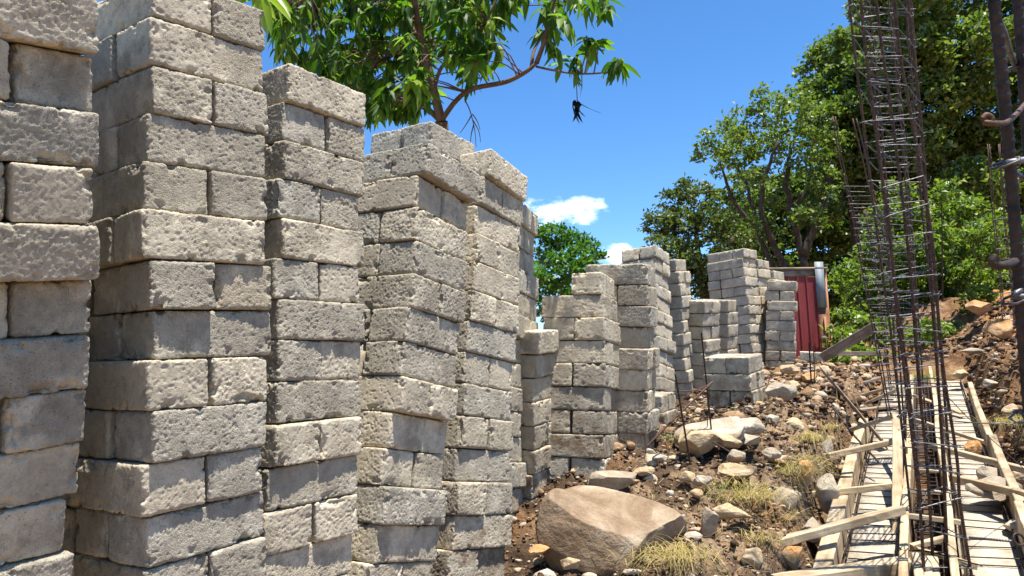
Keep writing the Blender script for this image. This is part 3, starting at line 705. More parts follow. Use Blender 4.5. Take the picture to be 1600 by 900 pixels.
def beam_cage(t0, t1, z0, z1, spacing, label, s0=-1.2, s1=5.9, top=True):
    root = empty('beam_cage', TP(s0, t0, z0)); tag(root, label, 'rebar cage', 'rebar cages lying in the footing trench'); c0 = TP(s0, t0, z0)
    cor = [(t0, z0), (t1, z0), (t1, z1), (t0, z1)]
    rs = np.random.RandomState(int(t0 * 1000))
    for (t, z) in cor:
        P = [TP(s, t + rs.normal(0, .003), z + rs.normal(0, .003)) - c0 for s in np.linspace(s0, s1, 9)]
        Buf().add(plain(P, .005, 4, 6)).build('bar', M['darksteel'], root)
    n = 0; s = s0 + .05
    while s < s1 and n < 98:
        sk = rs.normal(0, .008); P = [TP(s + (sk if t == t0 else -sk), t, z) - c0 for t, z in cor]; P.append(P[0] + [0, 0, .004])
        Q = []
        for a, b in zip(P[:-1], P[1:]): Q += [a + (b - a) * .04, b - (b - a) * .04]
        Buf().add(plain(Q, .0036, 2, 5)).build('stirrup', M['darksteel'], root); s += spacing * rs.uniform(.9, 1.1); n += 1
beam_cage(.075, .325, .012, .05, .29, 'flat rebar mat of close hoops over the left footing strip')
beam_cage(.64, .88, .012, .05, .29, 'flat rebar mat of close hoops over the right footing strip')
beam_cage(.42, .54, -.06, .09, .10, 'narrow beam cage sunk between the two inner form boards')

# braces and loose boards, each at its own place across the trench
def br(p, q, w_, t_, label, mat='wood', roll=0): return board(at(*p), at(*q), w_, t_, label, mat, roll=roll)
br((1205, 850, 3.95), (1409, 797, 4.15), .055, .045, 'long brace crossing the near left strip from the dirt bank')
br((1215, 915, 3.6), (1424, 884, 3.75), .11, .075, 'thickest timber lying along the bottom edge of the photo')
br((1247, 774, 4.9), (1402, 757, 4.85), .03, .04, 'thin level lath crossing the left strip below mid-length')
br((1293, 712, 5.3), (1402, 689, 5.35), .045, .038, 'sawn brace reaching the top of the square post from the bank')
br((1328, 673, 6.2), (1396, 651, 5.9), .03, .03, 'slim lath just above the sawn brace over the left strip')
br((1283, 578, 7.9), (1382, 694, 6.3), .012, .12, 'wide grey-brown board leaning down the bank into the trench', 'wood_grey', .5)
br((1284, 559, 10.1), (1368, 510, 9.7), .02, .13, 'grey board slanting upward near the red shed', 'wood_grey', .35)
br((1288, 553, 10.6), (1384, 553, 10.6), .03, .06, 'dark level plank under the slanting grey board', 'wood_grey')
br((1336, 620, 8.6), (1398, 603, 8.4), .10, .03, 'bright board across the far left strip, upper of two')
br((1333, 602, 9.2), (1397, 585, 9.2), .05, .03, 'weathered lath across the trench end', 'wood_grey')
br((1352, 632, 8.1), (1402, 609, 7.9), .03, .03, 'short diagonal lath below the bright board')
br((1340, 641, 7.9), (1400, 634, 7.9), .16, .025, 'wide grey board spanning the far left strip', 'wood_grey')
br((1400, 657, 5.35), (1404, 872, 4.35), .06, .04, 'upright square post against the left inner form board')
br((1396, 650, 5.9), (1416, 705, 5.3), .03, .05, 'bent lath end sticking up by the post top')
br((1415, 806, 4.3), (1497, 815, 4.3), .05, .03, 'spacer nailed between the inner boards, nearest whole one')
br((1414, 765, 4.8), (1472, 769, 4.8), .035, .025, 'spacer between the inner boards, second away')
br((1428, 735, 5.2), (1470, 738, 5.2), .03, .02, 'spacer between the inner boards, third away')
br((1425, 856, 4.0), (1480, 842, 4.05), .04, .03, 'short offcut tilted under the nearest hoops')
br((1432, 858, 3.9), (1527, 884, 3.8), .035, .03, 'slanting lath at the feet of the nearest cage')
br((1480, 745, 5.0), (1620, 778, 4.3), .045, .045, 'nearest brace running off to the right edge of the photo')
br((1458, 698, 5.7), (1612, 737, 4.9), .045, .04, 'middle brace slanting right over the orange rubble')
br((1433, 656, 6.6), (1560, 697, 5.9), .03, .03, 'slim far brace ending on the right bank')
br((1428, 618, 8.0), (1504, 647, 7.2), .05, .025, 'short pale board at the far right strip')
for i_, (x_, lab) in enumerate(((1436, 'sawn block end at the bottom edge, leftmost of three'), (1451, 'sawn block end at the bottom edge, middle of three'), (1464, 'sawn block end at the bottom edge, rightmost of three'))):
    br((x_ - 6, 872 + 2 * i_, 3.75), (x_ + 2, 935, 3.4), .04, .05, lab)

# ------------------------------------------------------------------ column cages
A1 = [(1331, -160), (1340, -60), (1352, 75), (1368, 200), (1389, 355), (1400, 470), (1413, 580), (1429, 715), (1437, 785), (1443, 880)]
A2 = [(1384, -160), (1393, -60), (1405, 75), (1427, 200), (1453, 350), (1462, 440), (1473, 570), (1495, 715), (1500, 785), (1518, 900)]
A3 = [(1404, -160), (1413, -60), (1425, 60), (1440, 200), (1453, 400), (1466, 600), (1474, 730), (1480, 860)]
A4 = [(1352, -160), (1362, -60), (1376, 60), (1396, 200), (1420, 400), (1436, 600), (1448, 720), (1455, 830)]
zb = .1
cage('nearest tall rebar cage rising from the trench', [down(poly(A1, 3.6), zb), down(poly(A2, 3.6), zb), down(poly(A3, 3.78), zb), down(poly(A4, 3.78), zb)], .0074, .0032, .15, .25, 3.2, 1, ribs=True, tilt=.05)
B1 = [(1318, -160), (1327, 0), (1350, 200), (1375, 400), (1392, 520), (1406, 640), (1419, 760)]
B2 = [(1412, -160), (1424, 10), (1446, 300), (1460, 430), (1474, 600), (1484, 720)]
cage('tall wide rebar cage right behind the nearest one', [down(poly(B1, 4.3), .2), down(poly(B2, 4.3), .2), down(poly(B2, 4.55, -8), .2), down(poly(B1, 4.55, 18), .2)], .0075, .0034, .13, .3, 3.6, 2, tilt=.03)
D1_ = [(1338, -160), (1350, -20), (1372, 200), (1388, 400), (1405, 640)]
cage('tall thin rebar cage hidden in the middle of the row', [down(poly(D1_, 5.9), .35), down(poly(D1_, 5.9, 36), .35), down(poly(D1_, 6.05, 40), .35), down(poly(D1_, 6.05, 6), .35)], .0075, .0036, .1, .45, 3.9, 3, tilt=.02)
C1_ = [(1301, 182), (1310, 240), (1330, 330), (1352, 450), (1372, 560), (1388, 650)]
C2_ = [(1318, 185), (1334, 250), (1352, 330), (1378, 450), (1396, 560), (1408, 650)]
cage('shorter rebar cage at the left of the row, bare bar tips above', [down(poly(C1_, 7.4), .5), down(poly(C2_, 7.4, 14), .5), down(poly(C2_, 7.55, 20), .5), down(poly(C1_, 7.55, 4), .5)], .007, .0036, .078, .6, 2.95, 4, tilt=.02)
G1_ = [(1352, 330), (1368, 430), (1384, 560), (1394, 640)]
cage('farthest rebar cage, dense with hoops, at the trench end', [down(poly(G1_, 8.6), .7), down(poly(G1_, 8.6, 26), .7), down(poly(G1_, 8.75, 29), .7), down(poly(G1_, 8.75, 3), .7)], .007, .0038, .075, .75, 2.75, 5, tilt=.02)
E1_ = [(1543, 225), (1552, 345), (1562, 440), (1568, 515)]
cage('small rebar cage standing on the orange mound', [poly(E1_, 9.2, 0), poly(E1_, 9.2, 17), poly(E1_, 9.35, 19), poly(E1_, 9.35, 3)], .006, .0034, .11, 1.65, 2.9, 6, tilt=.02)
F1_ = [(1545, -90), (1553, 0), (1564, 100), (1576, 230), (1588, 380), (1598, 520), (1612, 700), (1630, 1000)]
F2_ = [(1583, -90), (1590, 0), (1598, 120), (1607, 250), (1618, 400), (1634, 600), (1665, 1000)]
def ff(P, d): return down(poly(P, d), .05)
cage('rusty ribbed rebar cage nearest the camera at the right edge', [ff(F1_, .74), ff(F2_, .9), ff([(x + 190, y) for x, y in F2_], .92), ff([(x + 230, y) for x, y in F1_], .76)], .0056, .0034, .13, .34, 1.75, 8, ribs=True, mat='darksteel', tilt=.03, hook=.03)

# rebar pegs and rods about the bank
def rod(P, r, label, name='rebar_peg', cat='rebar rod', mat='darksteel', group='loose rebar pegs and rods'):
    P = np.array([at(*p) if len(p) == 3 else p for p in P]); c0 = P[0]
    o = Buf().add(ribbed(P - c0, r) if r > .004 else plain(P - c0, r)).build(name, M[mat]); o.location = c0; return tag(o, label, cat, group)
rod([(1055, 585, 4.6), (1066, 650, 4.6), (1079, 728, 4.6)], .0055, 'left rebar peg of the tied pair on the bank')
rod([(1096, 520, 4.9), (1104, 600, 4.9), (1115, 706, 4.9)], .005, 'right taller rebar peg of the tied pair on the bank')
rod([(1011, 697, 4.55), (1060, 648, 4.65), (1113, 597, 4.85)], .006, 'slanting rusty rod propped on the tied pegs', mat='rust')
rod([(1052, 611, 4.62), (1085, 610, 4.75), (1113, 598, 4.88)], .004, 'short level rod tying the two pegs', mat='rust')
rod([(1104, 603, 4.92), (1108, 612, 4.9), (1103, 700, 4.95)], .003, 'thin rod hanging beside the taller peg')
rod([(1113, 690, 4.7), (1140, 706, 4.65)], .005, 'short rod stub lying by the peg foot')
rod([(1264, 535, 8.2), (1268, 605, 8.2)], .008, 'thick peg before the grey stack and shed')
rod([(1271, 540, 8.0), (1273, 600, 8.0)], .005, 'thin peg beside the thick one near the shed')
rod([(1174, 560, 7.4), (1176, 612, 7.4)], .006, 'peg standing between the three-course pile and tall stacks')
rod([(1298, 632, 6.6), (1330, 675, 6.0), (1373, 722, 5.5)], .007, 'dark bar slanting down across the left strip')
rod([(1405, 855, 3.75), (1412, 860, 3.75), (1452, 862, 3.8), (1535, 884, 3.7)], .004, 'thin hooked rod at the foot of the nearest cage')
rod([(1480, 657, 5.2), (1530, 661, 5.0), (1583, 662, 4.9)], .004, 'level rod sticking out right of the nearest cage', mat='steel')
rod([(1515, 840, 3.6), (1550, 843, 3.5), (1584, 846, 3.45)], .006, 'level rod reaching the eye ring at the right edge', mat='steel')
rod([(1475, 614, 3.6), (1520, 660, 3.9), (1570, 705, 4.3), (1610, 742, 4.6)], .0022, 'thin blue-grey wire running down to the right bank', 'tie_wire', 'wire', 'steel')
ring_c = at(1592, 843, 3.42); th_ = np.linspace(0, 2 * math.pi, 17)
o = Buf().add(tube(np.stack([.024 * np.cos(th_), .01 * np.sin(th_), .024 * np.sin(th_)], 1), .006, 8)).build('eye_ring', M['darksteel']); o.location = ring_c
tag(o, 'dark steel eye ring on the rod end at the right edge', 'ring')
hk = at(1540, 187, .72)
rod([(1534, 186, .70), (1541, 180, .70), (1549, 184, .70), (1546, 192, .7), (1537, 191, .70), (1552, 193, .70), (1575, 190, .73), (1600, 165, .8), (1640, 120, .95)], .0028, 'bent hook wrapped on the nearest ribbed bar, upper one', 'steel_hook', 'hook', 'rust')
rod([(1556, 400, .70), (1551, 409, .70), (1558, 415, .70), (1575, 413, .71), (1595, 403, .76), (1640, 375, .9)], .004, 'bent hook wrapped on the nearest ribbed bar, lower one', 'steel_hook', 'hook', 'darksteel')

# ---- rocks
def boulder():
    # outline of the plan at several heights: a slab of rock resting on its edge, its broad top tipped to the sun
    v, f = rock_shape(77, 10, 6, .035, .9)
    v = v.copy()
    v[:, 2] = np.where(v[:, 2] > 0, v[:, 2] * .8, v[:, 2])
    x = v[:, 0]; top = v[:, 2] > .0
    v[:, 2] *= (1 - .25 * x); v[:, 1] *= (1 - .30 * x)
    v[:, 2] = np.where(v[:, 2] < 0, v[:, 2] * (1 - .85 * sstep(-.1, .95, x)), v[:, 2])      # the belly rises towards the tip
    v[:, 2] = np.minimum(v[:, 2], .36 - .10 * x - .16 * v[:, 1] * 0 + .22 * v[:, 1] + .09 * (x - .1) ** 2 + .10 * (fbm(v, 1.7, 4, .55, 5) - .5))
    v[:, 2] += .14 * np.exp(-((x + .72) ** 2 + (v[:, 1] - .1) ** 2) / .07)
    v = v * np.array([.39, .27, .30])
    o = obj('boulder', mesh('boulder', v, f, M['rock_big'], True)); c = at(958, 832, 3.78)
    o.location = [float(q) for q in c]; o.rotation_euler = (rad(10), rad(4), rad(6))
    tag(o, 'biggest brown boulder with a pale sunlit top in the foreground', 'boulder')
boulder()
R_ = rock
R_(952, 748, 4.2, .30, .22, .12, .3, 'rock_grey', 'flat dappled grey rock behind the big boulder', 11)
R_(1112, 676, 5.0, .50, .40, .15, -.2, 'rock_pale', 'broad cream rock outcrop below the three-course pile', 12, (.2, -.15), cuts=26, soft=.68)
R_(1140, 690, 4.85, .22, .2, .1, .7, 'rock_tan', 'tan fragment broken off the front of the cream outcrop', 62, (.1, .2), cuts=22, soft=.66)
R_(1170, 688, 5.0, .16, .13, .09, .2, 'rock_pale', 'small pale fragment at the right foot of the outcrop', 63, cuts=22, soft=.66)
R_(1085, 690, 4.8, .30, .22, .16, .5, 'rock_tan', 'orange-tan rock wedged at the left of the cream outcrop', 13)
R_(1160, 668, 5.2, .34, .3, .16, .9, 'rock_pale', 'jagged cream rock at the right of the outcrop', 14)
R_(1221, 612, 6.4, .28, .2, .17, .2, 'rock_pale', 'smooth rounded pale rock right of the three-course pile', 15, soft=.95, cuts=6)
R_(1238, 603, 6.9, .16, .14, .12, .8, 'rock_tan', 'small pale rock leaning on the smooth rounded one', 16)
R_(1146, 735, 4.45, .27, .17, .095, .1, 'rock_tan', 'yellow flat-topped stone on the bank below the outcrop', 17, cuts=8)
R_(1107, 822, 3.9, .10, .09, .22, .2, 'rock_grey', 'grey upright stone right of the boulder tip', 18, (.2, .15))
R_(1140, 800, 4.0, .26, .12, .09, .25, 'rock_tan', 'long tan stone lying right of the upright grey stone', 19, (0, .2))
R_(1098, 750, 4.3, .11, .09, .07, .2, 'rock_pale', 'small pale stone behind the boulder tip', 20)
R_(1150, 712, 4.6, .14, .12, .09, 1.2, 'rock_grey', 'grey-white lump left above the yellow flat stone', 21)
R_(1207, 710, 4.8, .16, .11, .09, .5, 'rock_grey', 'grey stone right of the yellow flat stone', 22)
R_(1227, 785, 4.3, .13, .12, .20, .4, 'rock_grey', 'grey slab set in the trench bank beside dry grass', 23, (.3, .4))
R_(1175, 872, 3.75, .16, .10, .12, .5, 'rock_tan', 'tan broken stone at the bottom of the bank', 24, (.1, .3))
R_(1210, 840, 4.0, .14, .12, .13, 1.5, 'rock_tan', 'tan stone at the left end of the long brace', 25)
R_(1296, 770, 4.85, .15, .12, .26, .1, 'rock_pale', 'white-topped block stone beside the left form board', 26, cuts=9)
R_(1292, 706, 5.5, .12, .07, .26, .4, 'rock_pale', 'thin upright pale slab at the trench edge', 27, (.1, .2))
R_(1240, 665, 5.6, .20, .16, .12, .2, 'rock_tan', 'tan stone above the grassy bank', 28)
R_(1205, 655, 5.7, .13, .11, .08, .9, 'rock_pale', 'pale stone under the smooth rounded rock', 29)
R_(1262, 632, 6.8, .18, .14, .1, .4, 'rock_tan', 'ochre stone on the bank crest near the leaning board', 30)
R_(1232, 578, 8.6, .26, .16, .12, -.5, 'rock_tan', 'tan long rock at the foot of the tiny pile', 31)
R_(1262, 590, 8.4, .2, .16, .12, .5, 'rock_orange', 'orange rock by the thick peg', 32)
R_(1285, 578, 8.9, .22, .18, .12, 1.0, 'rock_tan', 'ochre rock under the top of the leaning board', 33)
R_(1318, 585, 10.0, .4, .2, .14, -.4, 'rock_tan', 'long tan rock beyond the leaning board', 34)
R_(1355, 568, 11.5, .3, .2, .14, 0, 'rock_grey', 'grey rock in front of the green bushes', 35)
R_(866, 838, 3.7, .075, .06, .035, 0, 'rock_tan', 'small cream pebble left of the big boulder', 36)
R_(842, 858, 3.65, .11, .08, .05, .4, 'rock_orange', 'brown angular stone left of the big boulder', 37)
R_(893, 880, 3.4, .09, .1, .06, .7, 'rock_tan', 'tan chunk at the lower left foot of the boulder', 38)
R_(1005, 735, 4.4, .14, .1, .06, .4, 'rock_tan', 'flat tan stone behind the boulder ridge', 39)
R_(1075, 745, 4.35, .10, .08, .07, .9, 'rock_tan', 'ochre stone at the foot of the left peg', 40)
R_(1030, 715, 4.6, .10, .08, .06, .1, 'rock_pale', 'pale stone between the smooth stack and left peg', 41)
R_(1560, 765, 4.75, .40, .26, .16, .3, 'rock_grey', 'long grey-tan rock under the nearest right brace', 42)
R_(1545, 745, 5.1, .24, .2, .2, 1.1, 'rock_grey', 'dark grey rock behind the right form board', 43)
R_(1610, 825, 4.3, .32, .22, .2, .3, 'rock_pale', 'pale rock cut by the right edge of the photo', 44)
R_(1524, 702, 6.0, .2, .16, .14, .7, 'rock_orange', 'orange-brown stone below the slim far brace', 45)
R_(1508, 690, 6.4, .28, .1, .07, -.1, 'rock_grey', 'flat grey stone at the tip of the far brace', 46)
R_(1545, 600, 7.4, .16, .13, .10, .1, 'rock_pale', 'pale stone halfway up the right mound', 47)
R_(1519, 548, 9.2, .36, .18, .08, .1, 'rock_grey', 'flat grey slab on the right mound crest', 48)
R_(1560, 512, 9.3, .42, .34, .34, .7, 'rock_orange', 'large orange lump on the far right mound', 49)
R_(1530, 480, 10.8, .4, .3, .25, .3, 'rock_orange', 'orange lump on top of the far mound', 50)
R_(1500, 585, 8.6, .2, .16, .12, .8, 'rock_tan', 'tan stone low on the right mound', 51)
R_(1580, 640, 6.2, .16, .13, .1, .8, 'rock_tan', 'tan stone on the right mound near the ribbed bar', 52)
R_(1596, 745, 5.1, .15, .12, .1, .2, 'rock_tan', 'ochre stone at the right edge above the pale rock', 53)
R_(1258, 740, 4.75, .12, .1, .22, .2, 'rock_orange', 'rusty stone in the trench wall under the sawn brace', 54)
R_(1235, 870, 3.95, .16, .13, .16, .2, 'rock_orange', 'orange stone under the long near brace', 55)
R_(1268, 830, 4.3, .16, .13, .14, .9, 'rock_grey', 'grey stone in the shaded bank by the left form board', 56)

# ------------------------------------------------------------------ loose pebbles and clods: past counting
def scatter(name, label, n, smin, smax, mat, seed, region, power=3):
    rs = np.random.RandomState(seed); v0, f0 = ico(1); shapes = []
    for i in range(8):
        q = v0 * rs.uniform(.5, 1.3, (1, 3)) + rs.normal(0, .26, v0.shape); shapes.append(q)
    ss = rs.uniform(region[0], region[1], n * 2); tt = rs.uniform(region[2], region[3], n * 2)
    keep = ~((tt > 0) & (tt < TW) & (ss < 7)); ss, tt = ss[keep][:n], tt[keep][:n]
    X = T0[0] + ss * U[0] + tt * NN[0]; Y = T0[1] + ss * U[1] + tt * NN[1]
    dist = np.hypot(X, Y); Z = ground(X, Y); size = (smin + (smax - smin) * rs.rand(len(X)) ** power) * np.clip(dist / 4.5, .6, 2)
    V = []; F = []; b = 0
    for i in range(len(X)):
        a, bb, c = rs.uniform(0, 6.28, 3); q = shapes[i % 8] * size[i] * np.array([1, 1, .7]); ca, sa = math.cos(a), math.sin(a)
        q = np.stack([q[:, 0] * ca - q[:, 1] * sa, q[:, 0] * sa + q[:, 1] * ca, q[:, 2]], 1)
        V.append(q + [X[i], Y[i], Z[i] + size[i] * .25]); F.append(f0 + b); b += len(v0)
    tag(obj(name, mesh(name, np.concatenate(V), np.concatenate(F), M[mat])), label, name.replace('_', ' '), kind='stuff')
scatter('gravel', 'loose brown clods and pale gravel strewn over the soil', 24000, .003, .026, 'pebble', 3, (-1.6, 8.5, -1.7, 1.8), 6)
scatter('soil_crumbs', 'fine crumbs of dark soil around the big boulder', 15000, .002, .012, 'pebble', 4, (-1.6, 2.6, -1.75, 0), 2)
def chips():
    rs = np.random.RandomState(9); V = []; F = []; b = 0
    lib = [rock_shape(200 + i, 9, 2, .08, .75) for i in range(10)]
    n = 1300; ss = rs.uniform(-1.4, 8.2, n); tt = np.where(rs.rand(n) < .6, rs.uniform(-1.6, -.08, n), rs.uniform(TW + .05, TW + 1.9, n))
    X = T0[0] + ss * U[0] + tt * NN[0]; Y = T0[1] + ss * U[1] + tt * NN[1]; Z = ground(X, Y)
    for i in range(n):
        v, f = lib[i % 10]; s = (.012 + .035 * rs.rand() ** 3) * (1 + .08 * Y[i]); q = v * s * rs.uniform([.8, .6, .4], [1.5, 1.1, .9])
        a = rs.uniform(0, 6.28); R3 = np.array(Matrix.Rotation(a, 3, 'Z') @ Matrix.Rotation(rs.normal(0, .35), 3, 'X')); V.append(q @ R3.T + [X[i], Y[i], Z[i] + s * .15]); F.append(f + b); b += len(v)
    tag(obj('rubble', mesh('rubble', np.concatenate(V), np.concatenate(F), M['chips'])), 'angular tan stone chips mixed into the dug soil', 'rubble', kind='stuff')
m_, t_, b_ = new_mat('stone_chips', .9, .15); g_ = N(t_, 'ShaderNodeNewGeometry'); co_ = N(t_, 'ShaderNodeTexCoord')
c_m = ramp(t_, g_, 'Random Per Island', [(0, (.20, .115, .06)), (.3, (.36, .23, .12)), (.55, (.48, .36, .22)), (.8, (.56, .49, .38)), (1, (.42, .24, .11))])
Lk(t_, mixc(t_, .8, 0, c_m, 0, ramp(t_, noise(t_, co_, 40, 5), 0, [(.3, (.6,) * 3), (.7, (1.15,) * 3)]), 0, 'MULTIPLY'), 2, b_, 'Base Color'); bump(t_, b_, noise(t_, co_, 70, 4), 0, .01)
M['chips'] = m_
chips()

# ------------------------------------------------------------------ leaves
def leaf_quads(C, Nrm, L, W_, rs, fold=.25):
    """one bent four-sided leaf at every point of C"""
    n = len(C); a = rs.normal(size=(n, 3)); a -= (a * Nrm).sum(1)[:, None] * Nrm; a /= np.linalg.norm(a, axis=1)[:, None]; b = np.cross(Nrm, a)
    L = L * rs.uniform(.6, 1.3, n)[:, None]; W_ = W_ * rs.uniform(.7, 1.2, n)[:, None]
    p0 = C - a * L * .5; p2 = C + a * L * .5 - Nrm * L * .15; p1 = C + b * W_ * .5 + Nrm * W_ * fold; p3 = C - b * W_ * .5 + Nrm * W_ * fold
    v = np.stack([p0, p1, p2, p3], 1).reshape(-1, 3); f = np.arange(4 * n).reshape(n, 4); return v, f
def crown(clumps, dens, L, W_, seed, sub=26, upb=.6):
    """clumps: (centre, radius xyz). Leaves sit on many small sprays, so that light falls in lumps and gaps stay open"""
    rs = np.random.RandomState(seed); C = []
    for c, r in clumps:
        c = np.array(c); r = np.array(r); m = max(8, int(sub * 2.3 * (np.prod(r) ** (2 / 3.)) / .5))
        d = rs.normal(size=(m, 3)); d /= np.linalg.norm(d, axis=1)[:, None]; rr = rs.uniform(.35, 1, m) ** .6
        cc = c + d * rr[:, None] * r; sr = rs.uniform(.14, .32, m) * (np.prod(r) ** (1 / 3.)) ** .5
        k = int(dens * 1.25)
        for q, s in zip(cc, sr):
            kk = int(k * (s / .25) ** 2) + 3; e = rs.normal(size=(kk, 3)) * np.array([1, 1, .55]) * s * .6
            C.append(q + e)
    C = np.concatenate(C); Nr = rs.normal(size=C.shape) + [0, 0, upb * 2]; Nr /= np.linalg.norm(Nr, axis=1)[:, None]
    return leaf_quads(C, Nr, L, W_, rs)
def wclump(px, py, rp, d, dj=0, flat=.8):
    r = rp / FPX * d; return (at(px, py, d + dj), (r, r * 1.1, r * flat))
def tree(name, label, cat, group, clumps, limbs, mat, dens, L, W_, seed, bark='bark', sub=26, base=None):
    b0 = np.array(base if base is not None else limbs[0][0][0]); root = empty(name, b0); tag(root, label, cat, group)
    if limbs:
        B = Buf()
        for P, r0, r1 in limbs:
            Q = smooth_path(np.array(P) - b0, 5); n = len(Q); Q[1:-1] += np.random.RandomState(seed).normal(0, r1 * .5, (n - 2, 3)); B.add(tube(Q, np.linspace(r0, r1, n), 8))
        B.build('trunk' if limbs[0][1] > .04 else 'stem', M[bark], root)
    v, f = crown(clumps, dens, L, W_, seed, sub)
    obj('crown' if cat == 'tree' else 'foliage', mesh('crown', v - b0, f, M[mat]), root)
    return root
OG = 'broad-leaved trees behind the site'
def lp(pts, d, dd=None): return [at(x, y, d if dd is None else d + (dd - d) * i / (len(pts) - 1)) for i, (x, y) in enumerate(pts)]
def cl(lst, d, rs=random.Random(4)): return [wclump(x, y, r, d, rs.uniform(-1.2, 1.2)) for x, y, r in lst]
# the open tree with forked dark limbs
d = 18
c2 = cl([(1098, 235, 22), (1128, 215, 34), (1160, 190, 34), (1195, 150, 20), (1205, 175, 34), (1240, 165, 34), (1150, 240, 36), (1190, 225, 36), (1235, 215, 36), (1275, 190, 34), (1215, 265, 26), (1265, 250, 30), (1125, 262, 20), (1175, 275, 22), (1285, 285, 30), (1150, 330, 24), (1240, 320, 24), (1120, 320, 22), (1195, 320, 26), (1265, 340, 30), (1170, 360, 24), (1290, 230, 32), (1210, 360, 24)], d)
tree('oak_tree', 'open-crowned tree with forked dark limbs left of centre', 'tree', OG, c2,
 [(lp([(1262, 610), (1258, 430), (1250, 385), (1236, 330), (1228, 280), (1235, 230)], d), .11, .04), (lp([(1259, 490), (1225, 440), (1200, 400), (1182, 355), (1170, 300), (1150, 260)], d, d + .6), .08, .03), (lp([(1258, 460), (1236, 430), (1210, 385), (1190, 330), (1195, 275), (1215, 220)], d, d - .6), .10, .03),
  (lp([(1255, 400), (1275, 350), (1292, 300), (1300, 250)], d), .12, .04), (lp([(1182, 355), (1150, 320), (1135, 285), (1125, 250)], d), .06, .02), (lp([(1236, 330), (1262, 290), (1270, 220)], d), .06, .02)], 'oak', 22, .13, .07, 31)
c1 = cl([(1075, 295, 24), (1052, 315, 26), (1100, 310, 26), (1030, 350, 28), (1068, 350, 34), (1108, 350, 34), (1022, 385, 24), (1055, 395, 34), (1100, 400, 38), (1140, 365, 30), (1150, 410, 36), (1030, 420, 26), (1080, 440, 36), (1120, 455, 36), (1170, 380, 24)], 21)
tree('oak_tree', 'dark dense tree farthest left, above the leaning stacks', 'tree', OG, c1, [(lp([(1105, 600), (1105, 480), (1095, 420), (1085, 340)], 21), .2, .05), (lp([(1103, 470), (1130, 420), (1145, 370)], 21), .1, .04)], 'oak_d', 26, .14, .075, 32, sub=34)
c3 = cl([(1300, 85, 34), (1270, 110, 24), (1330, 60, 34), (1345, 110, 44), (1300, 140, 44), (1290, 190, 44), (1350, 180, 50), (1330, 240, 50), (1385, 40, 46), (1395, 100, 48), (1390, 170, 50), (1380, 240, 50), (1300, 260, 36), (1350, 300, 46), (1275, 335, 34), (1400, -20, 46), (1350, 10, 28)], 19.5)
tree('oak_tree', 'tall tree rising behind the rebar cages', 'tree', OG, c3, [(lp([(1345, 620), (1340, 450), (1335, 330), (1345, 200), (1360, 80)], 19.5), .15, .04), (lp([(1340, 360), (1310, 270), (1290, 180)], 19.5), .1, .04), (lp([(1340, 330), (1385, 240), (1400, 130)], 19.5), .1, .04)], 'oak', 26, .15, .09, 33, sub=38)
c4 = cl([(1450, 20, 44), (1490, 70, 48), (1440, 90, 46), (1500, 0, 44), (1450, 160, 50), (1510, 140, 50), (1480, 220, 50), (1430, 230, 46), (1530, 210, 46), (1450, 290, 50), (1520, 290, 50), (1540, 60, 42), (1450, -70, 50), (1520, -70, 50)], 18)
tree('oak_tree', 'leafy tree between the rebar cages and the ribbed bar', 'tree', OG, c4, [(lp([(1485, 620), (1480, 460), (1475, 330), (1470, 180), (1480, 30)], 18), .14, .04), (lp([(1479, 440), (1484, 380), (1520, 280), (1530, 160)], 18), .1, .04)], 'oak', 26, .15, .09, 34, sub=36)
c5 = cl([(1580, 20, 46), (1620, 60, 50), (1570, 120, 46), (1620, 160, 54), (1580, 220, 48), (1640, 240, 54), (1570, 300, 44), (1620, 330, 54), (1680, 100, 60), (1700, 220, 60), (1590, -60, 54), (1660, -20, 54), (1580, 380, 40), (1640, 420, 50)], 18.5)
tree('oak_tree', 'tree closing the photo at its right edge', 'tree', OG, c5, [(lp([(1625, 620), (1610, 450), (1600, 300), (1605, 120)], 18.5), .15, .04), (lp([(1608, 440), (1600, 370), (1570, 280), (1560, 170)], 18.5), .1, .04)], 'oak', 26, .15, .09, 35, sub=36)
c6 = cl([(x, y, 44) for x in range(1170, 1720, 62) for y in (300, 350, 400, 450, 500, 545)], 25)
tree('wood', 'shaded wood seen between the trunks', 'wood', None, c6, [], 'oak', 26, .2, .12, 36, sub=16, base=at(1400, 600, 25))
bpy.data.objects['wood']['kind'] = 'stuff'
# bright bushes
BG = 'bright green shrubs at the edge of the site'
def bush(label, lst, d_, seed, mat='bush', L=.10, W_=.055, dens=42, sub=75, name='bush'):
    base = at(lst[-1][0], 585, d_); c = cl(lst, d_)
    st = [([base, base + np.array([dx, 0, .7]), np.array(q[0]) - [0, 0, .1]], .03, .008) for dx, q in zip((-.2, .1, .3, 0, -.1), c[:5])]
    return tree(name, label, 'shrub', BG, c, st, mat, dens, L, W_, seed, sub=sub, base=base)
bush('light green shrub right of the red shed', [(1330, 425, 26), (1345, 470, 30), (1320, 500, 26), (1355, 520, 26), (1330, 545, 24), (1375, 480, 28), (1375, 440, 22), (1310, 445, 20), (1318, 525, 24), (1385, 520, 26)], 13, 51)
bush('tall light green shrub behind the tall rebar cages', [(1400, 300, 26), (1420, 340, 34), (1390, 370, 34), (1440, 400, 38), (1405, 430, 36), (1450, 460, 36), (1410, 490, 34), (1440, 530, 32), (1380, 330, 26), (1370, 400, 30), (1400, 540, 30)], 14, 52)
bush('light green shrub right of the rebar cages', [(1470, 300, 22), (1490, 335, 32), (1520, 320, 20), (1535, 360, 26), (1500, 385, 36), (1470, 430, 34), (1520, 430, 32), (1550, 400, 24), (1490, 480, 34), (1530, 470, 28), (1560, 440, 26), (1460, 370, 30), (1460, 520, 28), (1500, 520, 24)], 13.2, 53)
